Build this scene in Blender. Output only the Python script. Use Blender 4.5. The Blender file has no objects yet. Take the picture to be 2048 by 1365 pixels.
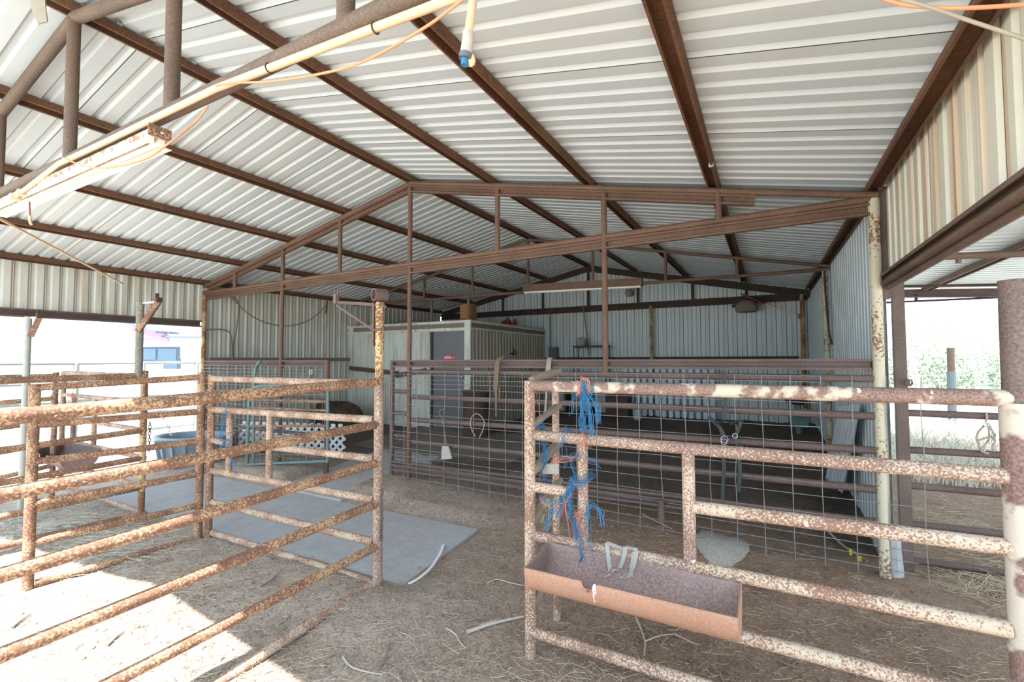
import bpy, bmesh, math, random
from mathutils import Vector, Matrix
random.seed(7)
SC = bpy.context.scene
COL = SC.collection
# ------------------------------------------------------------------ camera
W, H = 2048, 1365
F_PX, YAW, PITCH, ROLL = 933.0, 0.5, 0.0398, -0.003
EYE = Vector((0, 0, 1.58))
FW = Vector((-math.sin(YAW)*math.cos(PITCH), math.cos(YAW)*math.cos(PITCH), math.sin(PITCH)))
_r = Vector((math.cos(YAW), math.sin(YAW), 0)); _u = _r.cross(FW)
RT = _r*math.cos(ROLL)+_u*math.sin(ROLL); UP = _u*math.cos(ROLL)-_r*math.sin(ROLL)
cd = bpy.data.cameras.new('camera'); cam = bpy.data.objects.new('camera', cd); COL.objects.link(cam)
cd.sensor_width = 36; cd.lens = 36*F_PX/W; cd.clip_start = 0.05; cd.clip_end = 500
cam.matrix_world = Matrix(((RT.x, UP.x, -FW.x, EYE.x), (RT.y, UP.y, -FW.y, EYE.y), (RT.z, UP.z, -FW.z, EYE.z), (0, 0, 0, 1)))
SC.camera = cam
# ------------------------------------------------------------------ light
w = bpy.data.worlds.new('sky'); SC.world = w; w.use_nodes = True
bg = w.node_tree.nodes['Background']; bg.inputs[0].default_value = (0.66, 0.83, 1.0, 1); bg.inputs[1].default_value = 1.25
sd = bpy.data.lights.new('sun', 'SUN'); sun = bpy.data.objects.new('sun', sd); COL.objects.link(sun)
sd.energy = 6.0; sd.angle = 0.009; sd.color = (1, 0.97, 0.92)
SUN_DIR = Vector((-0.07, 0.45, -1)).normalized()
sun.rotation_euler = SUN_DIR.to_track_quat('-Z', 'Y').to_euler(); sun.location = (0, -4, 8)
vs = SC.view_settings
vs.view_transform = 'Standard'; vs.look = 'None'; vs.gamma = 1; vs.use_curve_mapping = False
vs.exposure = 1.85
SC.cycles.max_bounces = 10; SC.cycles.diffuse_bounces = 7
SC.cycles.use_denoising = True

# ------------------------------------------------------------------ helpers
def at(px, py, **k):
    """the point of a real plane (X=, Y=, Z=) or at a distance D= that the photo shows at a pixel"""
    d = FW*F_PX + RT*(px-W/2) - UP*(py-H/2)
    if 'D' in k: return EYE + d*(k['D']/F_PX)
    a, v = list(k.items())[0]; i = 'XYZ'.index(a)
    return EYE + d*((v-EYE[i])/d[i])
def on(A, B, px, py):
    """point of the vertical plane through plan points A, B"""
    d = FW*F_PX + RT*(px-W/2) - UP*(py-H/2)
    n = Vector((B[1]-A[1], -(B[0]-A[0]), 0))
    return EYE + d*((Vector((A[0], A[1], 0))-EYE).dot(n)/d.dot(n))
def V(*a): return Vector(a)

class MB:
    def __init__(s): s.v = []; s.f = []; s.sm = []
    def add(s, vs, fs, smooth=False):
        o = len(s.v); s.v += [Vector(x) for x in vs]
        for f in fs: s.f.append([o+i for i in f]); s.sm.append(smooth)
        return s
    def box(s, c, size, ax=None):
        c = Vector(c); X, Y, Z = ax if ax else (V(1,0,0), V(0,1,0), V(0,0,1))
        a, b, d = [q/2 for q in size]
        vs = [c+X*(i*a)+Y*(j*b)+Z*(k*d) for i in (-1,1) for j in (-1,1) for k in (-1,1)]
        return s.add(vs, [(0,1,3,2),(4,6,7,5),(0,4,5,1),(2,3,7,6),(0,2,6,4),(1,5,7,3)])
    def tube(s, pts, r, n=12, cap=True, r2=None):
        pts = [Vector(p) for p in pts]; m = len(pts)
        rs = r if isinstance(r, (list, tuple)) else [r + ((r2-r)*i/(m-1) if r2 is not None else 0) for i in range(m)]
        rings = []; ref = None
        for i, p in enumerate(pts):
            t = (pts[min(i+1, m-1)]-pts[max(i-1, 0)])
            t = t.normalized() if t.length > 1e-9 else V(0,0,1)
            if ref is None: ref = V(0,0,1) if abs(t.z) < .9 else V(1,0,0)
            a = t.cross(ref)
            if a.length < 1e-6: a = t.orthogonal()
            a.normalize(); b = a.cross(t).normalized(); ref = b
            rings.append([p+(a*math.cos(2*math.pi*k/n)+b*math.sin(2*math.pi*k/n))*rs[i] for k in range(n)])
        vs = [q for R in rings for q in R]; fs = []
        for i in range(m-1):
            for k in range(n):
                fs.append((i*n+k, i*n+(k+1) % n, (i+1)*n+(k+1) % n, (i+1)*n+k))
        s.add(vs, fs, n > 5)
        if cap and n > 3:
            s.add(rings[0], [tuple(range(n))[::-1]]); s.add(rings[-1], [tuple(range(n))])
        return s
    def bar(s, a, b, w, h, up=V(0,0,1)):
        a, b = Vector(a), Vector(b); t = (b-a); L = t.length; t.normalize()
        x = t.cross(up).normalized(); z = x.cross(t).normalized()
        return s.box((a+b)/2, (w, L, h), (x, t, z))
    def channel(s, a, b, web, fl, t=.005, open_dir=V(0,0,-1)):
        """U channel from a to b; web width, flange depth towards open_dir"""
        a, b = Vector(a), Vector(b); d = (b-a).normalized(); o = (open_dir-d*open_dir.dot(d)).normalized(); x = d.cross(o).normalized()
        h = web/2
        prof = [(-h,0),(h,0),(h,fl),(h-t*3,fl),(h-t*3,fl-t),(h-t,fl-t),(h-t,t),(-h+t,t),(-h+t,fl-t),(-h+t*3,fl-t),(-h+t*3,fl),(-h,fl)]
        vs = [p+x*u+o*v for p in (a, b) for u, v in prof]; n = len(prof)
        fs = [(k, (k+1) % n, n+(k+1) % n, n+k) for k in range(n)]
        s.add(vs, fs); s.add([], [])
        return s
    def ring(s, c, axis, R, r, n=18, m=6, sx=1., up=V(0,0,1)):
        axis = Vector(axis).normalized(); a = axis.cross(up)
        if a.length < 1e-4: a = axis.orthogonal()
        a.normalize(); b = a.cross(axis)
        pts = [Vector(c)+a*(R*sx*math.cos(2*math.pi*i/n))+b*(R*math.sin(2*math.pi*i/n)) for i in range(n+1)]
        return s.tube(pts, r, m, cap=False)
    def strip(s, pts, wdir, width, th=.003):
        """flat strap along pts"""
        pts = [Vector(p) for p in pts]; m = len(pts); vs = []
        for i, p in enumerate(pts):
            t = (pts[min(i+1, m-1)]-pts[max(i-1, 0)]).normalized()
            wd = (Vector(wdir)-t*t.dot(wdir)).normalized(); nn = t.cross(wd)
            wi = width[i] if isinstance(width, (list, tuple)) else width
            vs += [p+wd*wi/2+nn*th/2, p-wd*wi/2+nn*th/2, p-wd*wi/2-nn*th/2, p+wd*wi/2-nn*th/2]
        fs = [(i*4+k, i*4+(k+1) % 4, i*4+4+(k+1) % 4, i*4+4+k) for i in range(m-1) for k in range(4)]
        fs += [(3,2,1,0), tuple(4*(m-1)+k for k in range(4))]
        return s.add(vs, fs)
    def lathe(s, c, prof, n=28, sx=1., sy=1., rot=0.):
        c = Vector(c); vs = []
        for r, z in prof:
            for k in range(n):
                a = 2*math.pi*k/n; x, y = r*sx*math.cos(a), r*sy*math.sin(a)
                vs.append(c+V(x*math.cos(rot)-y*math.sin(rot), x*math.sin(rot)+y*math.cos(rot), z))
        fs = [(i*n+k, i*n+(k+1) % n, (i+1)*n+(k+1) % n, (i+1)*n+k) for i in range(len(prof)-1) for k in range(n)]
        return s.add(vs, fs, True)
    def base(s):
        xs = [v.x for v in s.v]; ys = [v.y for v in s.v]; zs = [v.z for v in s.v]
        return V((min(xs)+max(xs))/2, (min(ys)+max(ys))/2, min(zs))
def origin_of(o):
    p = Vector(o.location)
    while o.parent: o = o.parent; p += Vector(o.location)
    return p
def obj(name, mb, mat, parent=None):
    loc = mb.base() if parent is None else origin_of(parent)
    me = bpy.data.meshes.new(name)
    me.from_pydata([v-loc for v in mb.v], [], mb.f)
    me.polygons.foreach_set('use_smooth', mb.sm); me.update()
    o = bpy.data.objects.new(name, me); COL.objects.link(o)
    if mat: me.materials.append(mat)
    if parent is None: o.location = loc
    else: o.parent = parent
    return o
def tag(o, label, cat, group=None, kind=None):
    o['label'] = label; o['category'] = cat
    if group: o['group'] = group
    if kind: o['kind'] = kind
    return o
def thing(name, label, cat, loc, group=None):
    o = bpy.data.objects.new(name, None); COL.objects.link(o); o.location = Vector(loc); o.empty_display_size = .1
    return tag(o, label, cat, group)
def struct(name, mb, mat, parent=None):
    o = obj(name, mb, mat, parent); o['kind'] = 'structure'
    return o
def curve(pts, n=8):
    """Catmull-Rom through pts"""
    P = [Vector(p) for p in pts]; P = [P[0]*2-P[1]] + P + [P[-1]*2-P[-2]]; out = []
    for i in range(1, len(P)-2):
        for k in range(n):
            t = k/n; a, b, c, d = P[i-1], P[i], P[i+1], P[i+2]
            out.append(.5*((2*b)+(c-a)*t+(2*a-5*b+4*c-d)*t*t+(3*b-a-3*c+d)*t**3))
    return out+[P[-2]]

# ------------------------------------------------------------------ materials
def nm(name):
    m = bpy.data.materials.new(name); m.use_nodes = True
    return m, m.node_tree.nodes, m.node_tree.links, m.node_tree.nodes['Principled BSDF']
def N(ns, t, **k):
    n = ns.new(t)
    for a, b in k.items(): setattr(n, a, b)
    return n
def noise(ns, ls, scale, detail=3, rough=.55, stretch=None):
    g = N(ns, 'ShaderNodeNewGeometry'); src = g.outputs['Position']
    if stretch:
        mp = N(ns, 'ShaderNodeMapping'); mp.inputs['Scale'].default_value = stretch
        ls.new(src, mp.inputs['Vector']); src = mp.outputs[0]
    n = N(ns, 'ShaderNodeTexNoise'); n.inputs['Scale'].default_value = scale
    n.inputs['Detail'].default_value = detail; n.inputs['Roughness'].default_value = rough
    ls.new(src, n.inputs['Vector']); return n.outputs['Fac']
def math_(ns, ls, op, a, b=None, c=None):
    n = N(ns, 'ShaderNodeMath', operation=op)
    for i, x in enumerate((a, b, c)):
        if x is None: continue
        if isinstance(x, (int, float)): n.inputs[i].default_value = x
        else: ls.new(x, n.inputs[i])
    return n.outputs[0]
def ramp(ns, ls, fac, stops, interp='LINEAR'):
    r = N(ns, 'ShaderNodeValToRGB'); r.color_ramp.interpolation = interp
    e = r.color_ramp.elements
    while len(e) < len(stops): e.new(.5)
    for i, (p, c) in enumerate(stops):
        e[i].position = p; e[i].color = (*c, 1) if len(c) == 3 else c
    ls.new(fac, r.inputs[0]); return r.outputs[0]
def mix(ns, ls, fac, a, b, bt='MIX'):
    n = N(ns, 'ShaderNodeMix', data_type='RGBA', blend_type=bt)
    for i, x in ((0, fac), (6, a), (7, b)):
        if isinstance(x, (int, float)): n.inputs[i].default_value = x
        elif isinstance(x, tuple): n.inputs[i].default_value = (*x, 1)
        else: ls.new(x, n.inputs[i])
    return n.outputs[2]
def bump(ns, ls, h, b, strength=.3, dist=.01):
    n = N(ns, 'ShaderNodeBump'); n.inputs['Strength'].default_value = strength; n.inputs['Distance'].default_value = dist
    ls.new(h, n.inputs['Height']); ls.new(n.outputs[0], b.inputs['Normal'])
def flaky(name, paint, rust, rust2, amount, fine=70, coarse=5, mid=.25, gs=None):
    """flaking paint over rust: amount = share of rust"""
    m, ns, ls, b = nm(name)
    f = noise(ns, ls, fine, 3, .6); c = noise(ns, ls, coarse, 3, .5); g = noise(ns, ls, gs or fine*1.6, 3, .6); wd = noise(ns, ls, 27, 2, .5)
    s = math_(ns, ls, 'ADD', math_(ns, ls, 'MULTIPLY', f, .75), math_(ns, ls, 'MULTIPLY', c, mid+.35))
    t = .375+.5*(mid+.35)+(amount-.5)*.30
    mask = ramp(ns, ls, s, [(t-.035, (1,1,1)), (t+.035, (0,0,0))])
    pc = mix(ns, ls, g, paint, tuple(x*.78 for x in paint))
    rc = mix(ns, ls, ramp(ns, ls, g, [(.35, (0,0,0)), (.65, (1,1,1))]), rust, rust2)
    rc = mix(ns, ls, ramp(ns, ls, c, [(.4, (0,0,0)), (.8, (.5,.5,.5))]), rc, rust2)
    col = mix(ns, ls, mask, pc, rc)
    col = mix(ns, ls, ramp(ns, ls, wd, [(.735, (0,0,0)), (.745, (1,1,1))]), col, (.62,.60,.56))   # bird droppings
    ls.new(col, b.inputs['Base Color']); b.inputs['Roughness'].default_value = .8
    bump(ns, ls, f, b, .35, .004); return m
def steel(name, c1, c2, fine=60, rough=.75, bmp=.2, spot=None):
    m, ns, ls, b = nm(name)
    f = noise(ns, ls, fine, 4, .65); c = noise(ns, ls, 3, 2)
    s = math_(ns, ls, 'ADD', math_(ns, ls, 'MULTIPLY', f, .7), math_(ns, ls, 'MULTIPLY', c, .3))
    st = [(.38, c1), (.62, c2)]
    if spot: st.append((.72, spot))
    ls.new(ramp(ns, ls, s, st), b.inputs['Base Color']); b.inputs['Roughness'].default_value = rough
    bump(ns, ls, f, b, bmp, .003); return m
def plain(name, c, rough=.6, metal=0., var=.15, scale=25, trans=0.):
    m, ns, ls, b = nm(name)
    n = noise(ns, ls, scale, 3)
    ls.new(mix(ns, ls, n, tuple(x*(1-var) for x in c), tuple(min(1, x*(1+var)) for x in c)), b.inputs['Base Color'])
    b.inputs['Roughness'].default_value = rough; b.inputs['Metallic'].default_value = metal
    return m
def sheet(name, base, streak, amt, axis_stretch=(14, 14, .35), rough=.45, seam=None, seamcol=(.09,.065,.045), dirt=(.3,.24,.16), dirtamt=.25):
    """painted ribbed sheet metal with streaks that run down it"""
    m, ns, ls, b = nm(name)
    s = noise(ns, ls, 1.0, 4, .6, axis_stretch); d = noise(ns, ls, 1.3, 5, .6)
    fine = noise(ns, ls, 45, 2)
    c = mix(ns, ls, ramp(ns, ls, s, [(.5, (0,0,0)), (.72, (amt,)*3)]), base, streak)
    c = mix(ns, ls, ramp(ns, ls, d, [(.5, (0,0,0)), (.8, (dirtamt,)*3)]), c, dirt)
    c = mix(ns, ls, math_(ns, ls, 'MULTIPLY', fine, .12), c, (.3,.3,.28))
    if seam:
        g = N(ns, 'ShaderNodeNewGeometry'); sp = N(ns, 'ShaderNodeSeparateXYZ'); ls.new(g.outputs['Position'], sp.inputs[0])
        ax, per, off, wd = seam
        q = math_(ns, ls, 'MODULO', math_(ns, ls, 'ADD', sp.outputs[ax], 100-off), per)
        c = mix(ns, ls, math_(ns, ls, 'LESS_THAN', q, wd), c, seamcol)
    ls.new(c, b.inputs['Base Color']); b.inputs['Roughness'].default_value = rough
    return m
M = {}
M['roof'] = sheet('white_roof_sheet', (.535,.575,.59), (.66,.62,.54), .35, (.3, 9, .3), .5, seam=(1, .9144, 2.818, .007), dirtamt=.12)
M['wall_left'] = sheet('pale_grey_wall_sheet', (.62,.62,.55), (.42,.31,.19), .8, (9, 9, .5), .5, seam=(1, .1524, .05+.092, .016), seamcol=(.27,.21,.145))
M['wall_stain'] = sheet('rust_streaked_wall_sheet', (.68,.635,.51), (.50,.26,.095), 1.0, (11, 11, .12), .5, seam=(1, .9144, 3.66, .006))
M['wall_back'] = sheet('blue_grey_wall_sheet', (.53,.59,.58), (.30,.27,.2), .3, (5, 5, .3), .45, seam=(0, .18, -8.19, .015))
M['wall_right'] = sheet('blue_grey_side_sheet', (.63,.69,.70), (.34,.31,.24), .3, (5, 5, .3), .45)
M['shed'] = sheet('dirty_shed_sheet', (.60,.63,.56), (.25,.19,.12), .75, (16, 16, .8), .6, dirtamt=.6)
M['shed_side'] = sheet('shaded_soiled_shed_side_sheet', (.36,.33,.26), (.2,.15,.1), .6, (16, 16, .8), .6, dirtamt=.6)  # soiled brownish sheet; the side wall's shade is put into its darker base colour
M['brown'] = steel('brown_primed_steel', (.085,.043,.026), (.17,.09,.055), 70, .7, .15)
M['purlin'] = steel('rust_brown_purlin_steel', (.085,.036,.017), (.175,.08,.038), 60, .7, .2, (.26,.14,.07))
M['pipe'] = steel('speckled_brown_pipe', (.088,.056,.040), (.175,.115,.078), 130, .75, .25, (.33,.23,.14))
M['dark'] = steel('dark_brown_steel', (.035,.022,.015), (.07,.045,.03), 40, .8, .2)
M['mauve'] = steel('weathered_mauve_brown_steel', (.078,.049,.043), (.15,.10,.086), 90, .75, .2)
M['rail'] = flaky('orange_rust_pipe', (.48,.31,.175), (.11,.055,.037), (.235,.112,.065), .62, 85, 6, .05, 110)
M['railp'] = flaky('pale_dusty_rust_pipe', (.48,.37,.27), (.16,.09,.062), (.30,.165,.105), .54, 95, 6, .05, 110)
M['rail_r'] = flaky('pink_rust_pipe', (.52,.40,.29), (.125,.070,.052), (.27,.165,.125), .60, 120, 3.2, -.1, 150)
M['rail_w'] = flaky('cream_pipe_with_rust_spots', (.53,.42,.31), (.16,.085,.06), (.28,.15,.095), .50, 110, 4, .0, 150)
M['rail_p'] = flaky('cream_pipe_with_rust_patches', (.54,.45,.34), (.11,.062,.046), (.29,.18,.14), .66, 11, 4, .7, 140)
M['post_w'] = flaky('cream_post_with_rust_patches', (.57,.49,.39), (.12,.07,.055), (.27,.165,.13), .44, 7, 4, .7, 120)
M['post_y'] = flaky('yellow_cream_rust_post', (.56,.40,.20), (.16,.07,.03), (.22,.095,.04), .55, 60, 4)
M['post_c'] = flaky('cream_truss_post', (.58,.52,.38), (.20,.09,.045), (.24,.12,.06), .30, 50, 3, .5)
M['trough'] = steel('orange_rust_sheet', (.30,.155,.098), (.40,.225,.15), 90, .85, .15, (.33,.21,.16))
M['trough_in'] = steel('purple_brown_rust_sheet', (.17,.105,.09), (.36,.25,.22), 110, .85, .25)
M['wire'] = plain('galvanised_wire', (.22,.21,.20), .55, 0)
M['concrete'] = steel('dusty_concrete', (.34,.335,.335), (.41,.405,.405), 14, .9, .05, (.44,.41,.37))
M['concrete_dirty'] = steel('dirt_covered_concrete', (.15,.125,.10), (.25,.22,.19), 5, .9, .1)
M['pvc'] = plain('yellowed_plastic_pipe', (.66,.46,.28), .5, 0, .12, 8)
M['white'] = plain('chalky_white_enamel', (.80,.74,.66), .4, 0, .06)
M['rusty_white'] = flaky('rusty_white_enamel', (.75,.68,.58), (.30,.13,.05), (.42,.20,.08), .45, 35, 8)
M['orange_cord'] = plain('orange_cord', (.62,.24,.11), .6)
M['blue'] = plain('blue_twine', (.02,.145,.29), .7, 0, .3, 60)
M['orange'] = plain('faded_orange_twine', (.50,.18,.12), .7, 0, .25, 60)
M['yellow'] = plain('pale_yellow_twine', (.50,.47,.22), .7)
M['webbing'] = plain('grey_webbing', (.36,.34,.30), .9, 0, .15, 80)
M['leather'] = plain('brown_leather', (.14,.095,.06), .7, 0, .25, 30)
M['leather2'] = plain('grey_tan_strap', (.28,.24,.18), .8, 0, .2, 30)
M['black'] = plain('black_webbing', (.025,.03,.03), .6)
M['green'] = plain('dull_green_pipe', (.11,.19,.18), .5, 0, .3, 12)
M['wood'] = plain('weathered_wood', (.21,.16,.12), .9, 0, .3, 18)
M['bleached'] = plain('bleached_wood', (.42,.375,.32), .9, 0, .2, 30)
M['straw'] = plain('dry_straw', (.50,.40,.28), .9, 0, .35, 8)
M['tank'] = plain('blue_grey_plastic', (.21,.265,.31), .4, 0, .1, 6)
M['sleeve'] = plain('slate_grey_sleeve', (.055,.075,.085), .7)
M['lattice'] = plain('white_plastic_lattice', (.74,.74,.74), .5, 0, .05)
M['slat'] = plain('bluish_white_slats', (.58,.68,.76), .6, 0, .1, 10)
M['door'] = plain('slate_grey_door', (.14,.14,.15), .5, 0, .1, 3)
M['red'] = plain('red_sign', (.52,.03,.06), .5, 0, .08)
M['drum'] = steel('rusted_dark_drum', (.05,.028,.02), (.10,.055,.038), 25, .8, .2)
M['cardboard'] = plain('brown_board', (.24,.11,.04), .8)
M['redmetal'] = plain('dull_red', (.22,.03,.025), .6)
M['greybox'] = plain('grey_metal_box', (.10,.11,.11), .5)
M['silver'] = plain('bare_metal', (.45,.45,.46), .35, .8)
M['white_strip'] = plain('white_plastic_strip', (.72,.74,.76), .5, 0, .04)
M['pole_grey'] = steel('rough_grey_bark_pole', (.15,.135,.105), (.26,.24,.19), 50, .9, .5)
M['leaf'] = plain('dusty_pale_green_leaves', (.30,.36,.24), .7, 0, .35, 2)
M['grass'] = plain('dry_pale_grass', (.62,.60,.50), .9, 0, .25, 3)
M['housewall'] = plain('white_house_siding', (.80,.80,.80), .6, 0, .03)
M['pink'] = plain('dusty_pink_trim', (.42,.24,.30), .6)
M['shingle'] = plain('dark_blue_grey_shingle', (.10,.12,.18), .9)
M['glass'] = plain('dark_window_glass', (.10,.15,.20), .08, 0, .1, 3)
M['palefence'] = plain('pale_green_grey_pipe', (.33,.34,.30), .6, 0, .2, 15)
M['brownpost'] = steel('mauve_brown_square_tube', (.075,.05,.042), (.19,.13,.105), 110, .7, .15)
M['heap'] = steel('dark_brown_cover', (.045,.028,.018), (.10,.062,.04), 9, .9, .5)
# dirt
m, ns, ls, b = nm('trodden_dirt'); M['dirt'] = m
f = noise(ns, ls, 55, 5, .7); c = noise(ns, ls, 2.2, 4, .55); g = noise(ns, ls, 12, 3, .6)
s = math_(ns, ls, 'ADD', math_(ns, ls, 'MULTIPLY', f, .60), math_(ns, ls, 'ADD', math_(ns, ls, 'MULTIPLY', c, .25), math_(ns, ls, 'MULTIPLY', g, .20)))
dusty = ramp(ns, ls, s, [(.36, (.20,.14,.105)), (.5, (.425,.325,.255)), (.60, (.57,.455,.365)), (.68, (.72,.61,.50))])
brown = ramp(ns, ls, s, [(.36, (.135,.078,.05)), (.5, (.33,.205,.135)), (.61, (.43,.29,.205)), (.7, (.62,.49,.38))])
gd = N(ns, 'ShaderNodeNewGeometry'); sd_ = N(ns, 'ShaderNodeSeparateXYZ'); ls.new(gd.outputs['Position'], sd_.inputs[0])
dm = math_(ns, ls, 'ADD', math_(ns, ls, 'ADD', sd_.outputs[0], math_(ns, ls, 'MULTIPLY', sd_.outputs[1], .5)), math_(ns, ls, 'MULTIPLY', math_(ns, ls, 'SUBTRACT', c, .5), 2.2))
dm = ramp(ns, ls, math_(ns, ls, 'MULTIPLY_ADD', dm, .35, .55), [(.2, (0,0,0)), (.8, (1,1,1))])     # trampled dust near the gate, browner soil beyond
colr = mix(ns, ls, dm, dusty, brown)
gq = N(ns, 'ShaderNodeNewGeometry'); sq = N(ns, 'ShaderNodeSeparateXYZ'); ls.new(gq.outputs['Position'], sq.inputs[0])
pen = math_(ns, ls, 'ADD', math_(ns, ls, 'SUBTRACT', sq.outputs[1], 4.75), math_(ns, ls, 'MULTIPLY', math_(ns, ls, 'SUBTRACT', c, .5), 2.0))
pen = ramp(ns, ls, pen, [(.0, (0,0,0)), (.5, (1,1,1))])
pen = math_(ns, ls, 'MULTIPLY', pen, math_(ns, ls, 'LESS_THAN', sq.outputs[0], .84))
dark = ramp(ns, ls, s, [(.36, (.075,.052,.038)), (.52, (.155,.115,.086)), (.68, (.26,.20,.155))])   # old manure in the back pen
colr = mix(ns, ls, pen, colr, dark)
ls.new(colr, b.inputs['Base Color']); b.inputs['Roughness'].default_value = .95
bump(ns, ls, math_(ns, ls, 'ADD', math_(ns, ls, 'MULTIPLY', f, .9), g), b, 1.0, .035)
m, ns, ls, b = nm('dry_pasture'); M['field'] = m
f = noise(ns, ls, 30, 4, .7); c = noise(ns, ls, .8, 4)
ls.new(mix(ns, ls, c, ramp(ns, ls, f, [(.35, (.36,.35,.31)), (.65, (.60,.59,.55))]), (.52,.52,.47)), b.inputs['Base Color'])
b.inputs['Roughness'].default_value = .95; bump(ns, ls, f, b, .6, .02)

# ------------------------------------------------------------------ building constants
XL, XR, XM = -8.33, 0.79, -3.80
Y0, Y1, Y2, Y3, Y4 = 0.05, 1.20, 4.367, 7.62, 10.90
def eave(y): return 2.895+.0112*max(0, y-4.4)
def ridge(y): return 3.845+.0112*max(0, y-4.4)
def roofz(x, y):
    e, r = eave(y), ridge(y)
    return r-(r-e)*(abs(x-XM)/(XR-XM))
GP = [(-2.475,2.52,0),(-4.6,2.5,-.07),(-4.9,1.42,-.13),(-5.7,2.5,-.06),(-1.2,2.4,-.07),(.75,4.37,0),(.8,2.3,-.06),(-2.4,3.3,-.02),(-2.4,1.5,-.07),(-.6,1.2,-.08),(-2,.4,-.08),
      (-3.9,4.37,.16),(-2.6,4.37,.10),(-1.1,4.37,.04),(-3.0,3.9,.08),(-.3,3.4,-.04),(-5.0,4.6,.07),(-5.7,4.2,.13),(-6.6,4.3,.10),(-7.0,2.5,-.10),(-8.3,2.5,-.13),(-8.3,.5,-.15),(-5,.2,-.12),(-8.2,4.4,-.02),
      (-5,7.4,.24),(-8.2,7.4,.2),(-3,7.5,.25),(-1,7.6,.27),(.7,7.7,.27),(-3,10.9,.30),(.7,10.9,.30),(-8,10.9,.3),(-5,5.8,.15),(-2.5,5.8,.17),(0,5.8,.15),(.9,4.8,-.10),(1.6,4.8,-.03),(2.4,7,.0),(3,3,-.05),(.85,6,.05)]
def ground(x, y):
    sw = sz = 0
    for a, b_, z in GP:
        d = (x-a)**2+(y-b_)**2+.05; q = 1/d**2; sw += q; sz += q*z
    return sz/sw
def bumps(x, y):
    return .012*math.sin(5.1*x+1.3*math.sin(3*y))*math.cos(4.3*y+x)+.007*math.sin(11*x-7*y)*math.sin(9*y+3*x)+.004*math.sin(23*x+5*y)*math.sin(19*y-8*x)
PADS = [[(-7.05,2.60,-.075),(-2.33,2.62,-.03),(-2.40,3.72,.0),(-7.05,3.76,-.03)],
        [(-5.45,3.78,-.0),(-4.25,3.74,.01),(-4.15,5.6,.15),(-5.45,5.6,.15)],
        [(-6.2,5.62,.15),(-3.1,5.62,.18),(-3.1,7.46,.25),(-6.2,7.46,.235)]]
def pad_xy(p, u, v):
    return [(p[0][k]*(1-u)+p[1][k]*u)*(1-v)+(p[3][k]*(1-u)+p[2][k]*u)*v for k in range(3)]
def pad_top(x, y):
    for p in PADS:
        v = (y-p[0][1])/(p[3][1]-p[0][1]); u = (x-p[0][0])/(p[1][0]-p[0][0])
        if -.02 < u < 1.02 and -.05 < v < 1.05: return pad_xy(p, u, v)[2], min(u, 1-u)*(p[1][0]-p[0][0]), min(v, 1-v)*(p[3][1]-p[0][1])
    return None
def fine_ground(mb, x0, x1, y0, y1, st):
    nx, ny = int((x1-x0)/st), int((y1-y0)/st)
    vs = [V(x0+(x1-x0)*i/nx, y0+(y1-y0)*j/ny, 0) for j in range(ny+1) for i in range(nx+1)]
    for v in vs:
        v.z = ground(v.x, v.y)+bumps(v.x, v.y); q = pad_top(v.x, v.y)
        if q: v.z = min(v.z, q[0]-.02) if min(q[1], q[2]) > .04 else q[0]-.004+bumps(v.x, v.y)*.4
    return mb.add(vs, [(j*(nx+1)+i, j*(nx+1)+i+1, (j+1)*(nx+1)+i+1, (j+1)*(nx+1)+i) for j in range(ny) for i in range(nx)], True)
mb = MB(); fine_ground(mb, -9.2, 4.0, -1.6, 11.2, .07)
struct('floor', mb, M['dirt'])
mb = MB(); vs = []; fs = []
def outz(x, y):
    dx = max(-9.2-x, 0, x-4.0); dy = max(-1.6-y, 0, y-11.2); d = math.hypot(dx, dy); t = min(1, d/3)
    return (ground(max(-9.2, min(4, x)), max(-1.6, min(11.2, y))))*(1-t)+(-.10)*t-.03*(1-min(1, t*6)) if d > 0 else -.45
gx = [-70, -45, -30, -22, -17, -13, -11, -10, -9.2, -9.0, -6, -3, 0, 3.8, 4.0, 5, 6.5, 8, 11, 16, 25, 40, 70]
gy = [-60, -30, -15, -9, -6, -4, -2.5, -1.6, -1.4, 1, 3, 5, 7, 9, 11.0, 11.2, 12, 14, 17, 21, 28, 40, 70, 120]
for y in gy:
    for x in gx: vs.append(V(x, y, outz(x, y)))
n = len(gx)
for j in range(len(gy)-1):
    for i in range(n-1):
        if -9.1 <= (gx[i]+gx[i+1])/2 <= 3.9 and -1.5 <= (gy[j]+gy[j+1])/2 <= 11.1: continue
        fs.append((j*n+i, j*n+i+1, (j+1)*n+i+1, (j+1)*n+i))
mb.add(vs, fs, True); struct('ground', mb, M['field'])

# concrete pads
def pad(k, name, lab, mat='concrete'):
    pts = PADS[k]; d = 12; vs = []
    for j in range(d+1):
        for i in range(d+1):
            p = pad_xy(pts, i/d, j/d); vs.append(V(p[0], p[1], p[2]))
    n = d+1
    fs = [(j*n+i, j*n+i+1, (j+1)*n+i+1, (j+1)*n+i) for j in range(d) for i in range(d)]
    edge = [i for i in range(n)] + [i*n+d for i in range(1, n)] + [d*n+i for i in range(d-1, -1, -1)] + [i*n for i in range(d-1, 0, -1)]
    o = len(vs); vs += [vs[i]-V(0,0,.13) for i in edge]; m_ = len(edge)
    fs += [(edge[i], o+i, o+(i+1) % m_, edge[(i+1) % m_]) for i in range(m_)]
    mb = MB(); mb.add(vs, fs)
    return tag(obj(name, mb, M[mat]), lab, 'concrete slab')
pad(0, 'concrete_slab', 'long concrete slab beneath the left corral rails, its corner pointing at the trough')
pad(1, 'concrete_slab', 'concrete walkway slab leading from the corral toward the shed door')
pad(2, 'concrete_slab', 'concrete apron in front of the shed door behind the wire fence', 'concrete_dirty')

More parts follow.
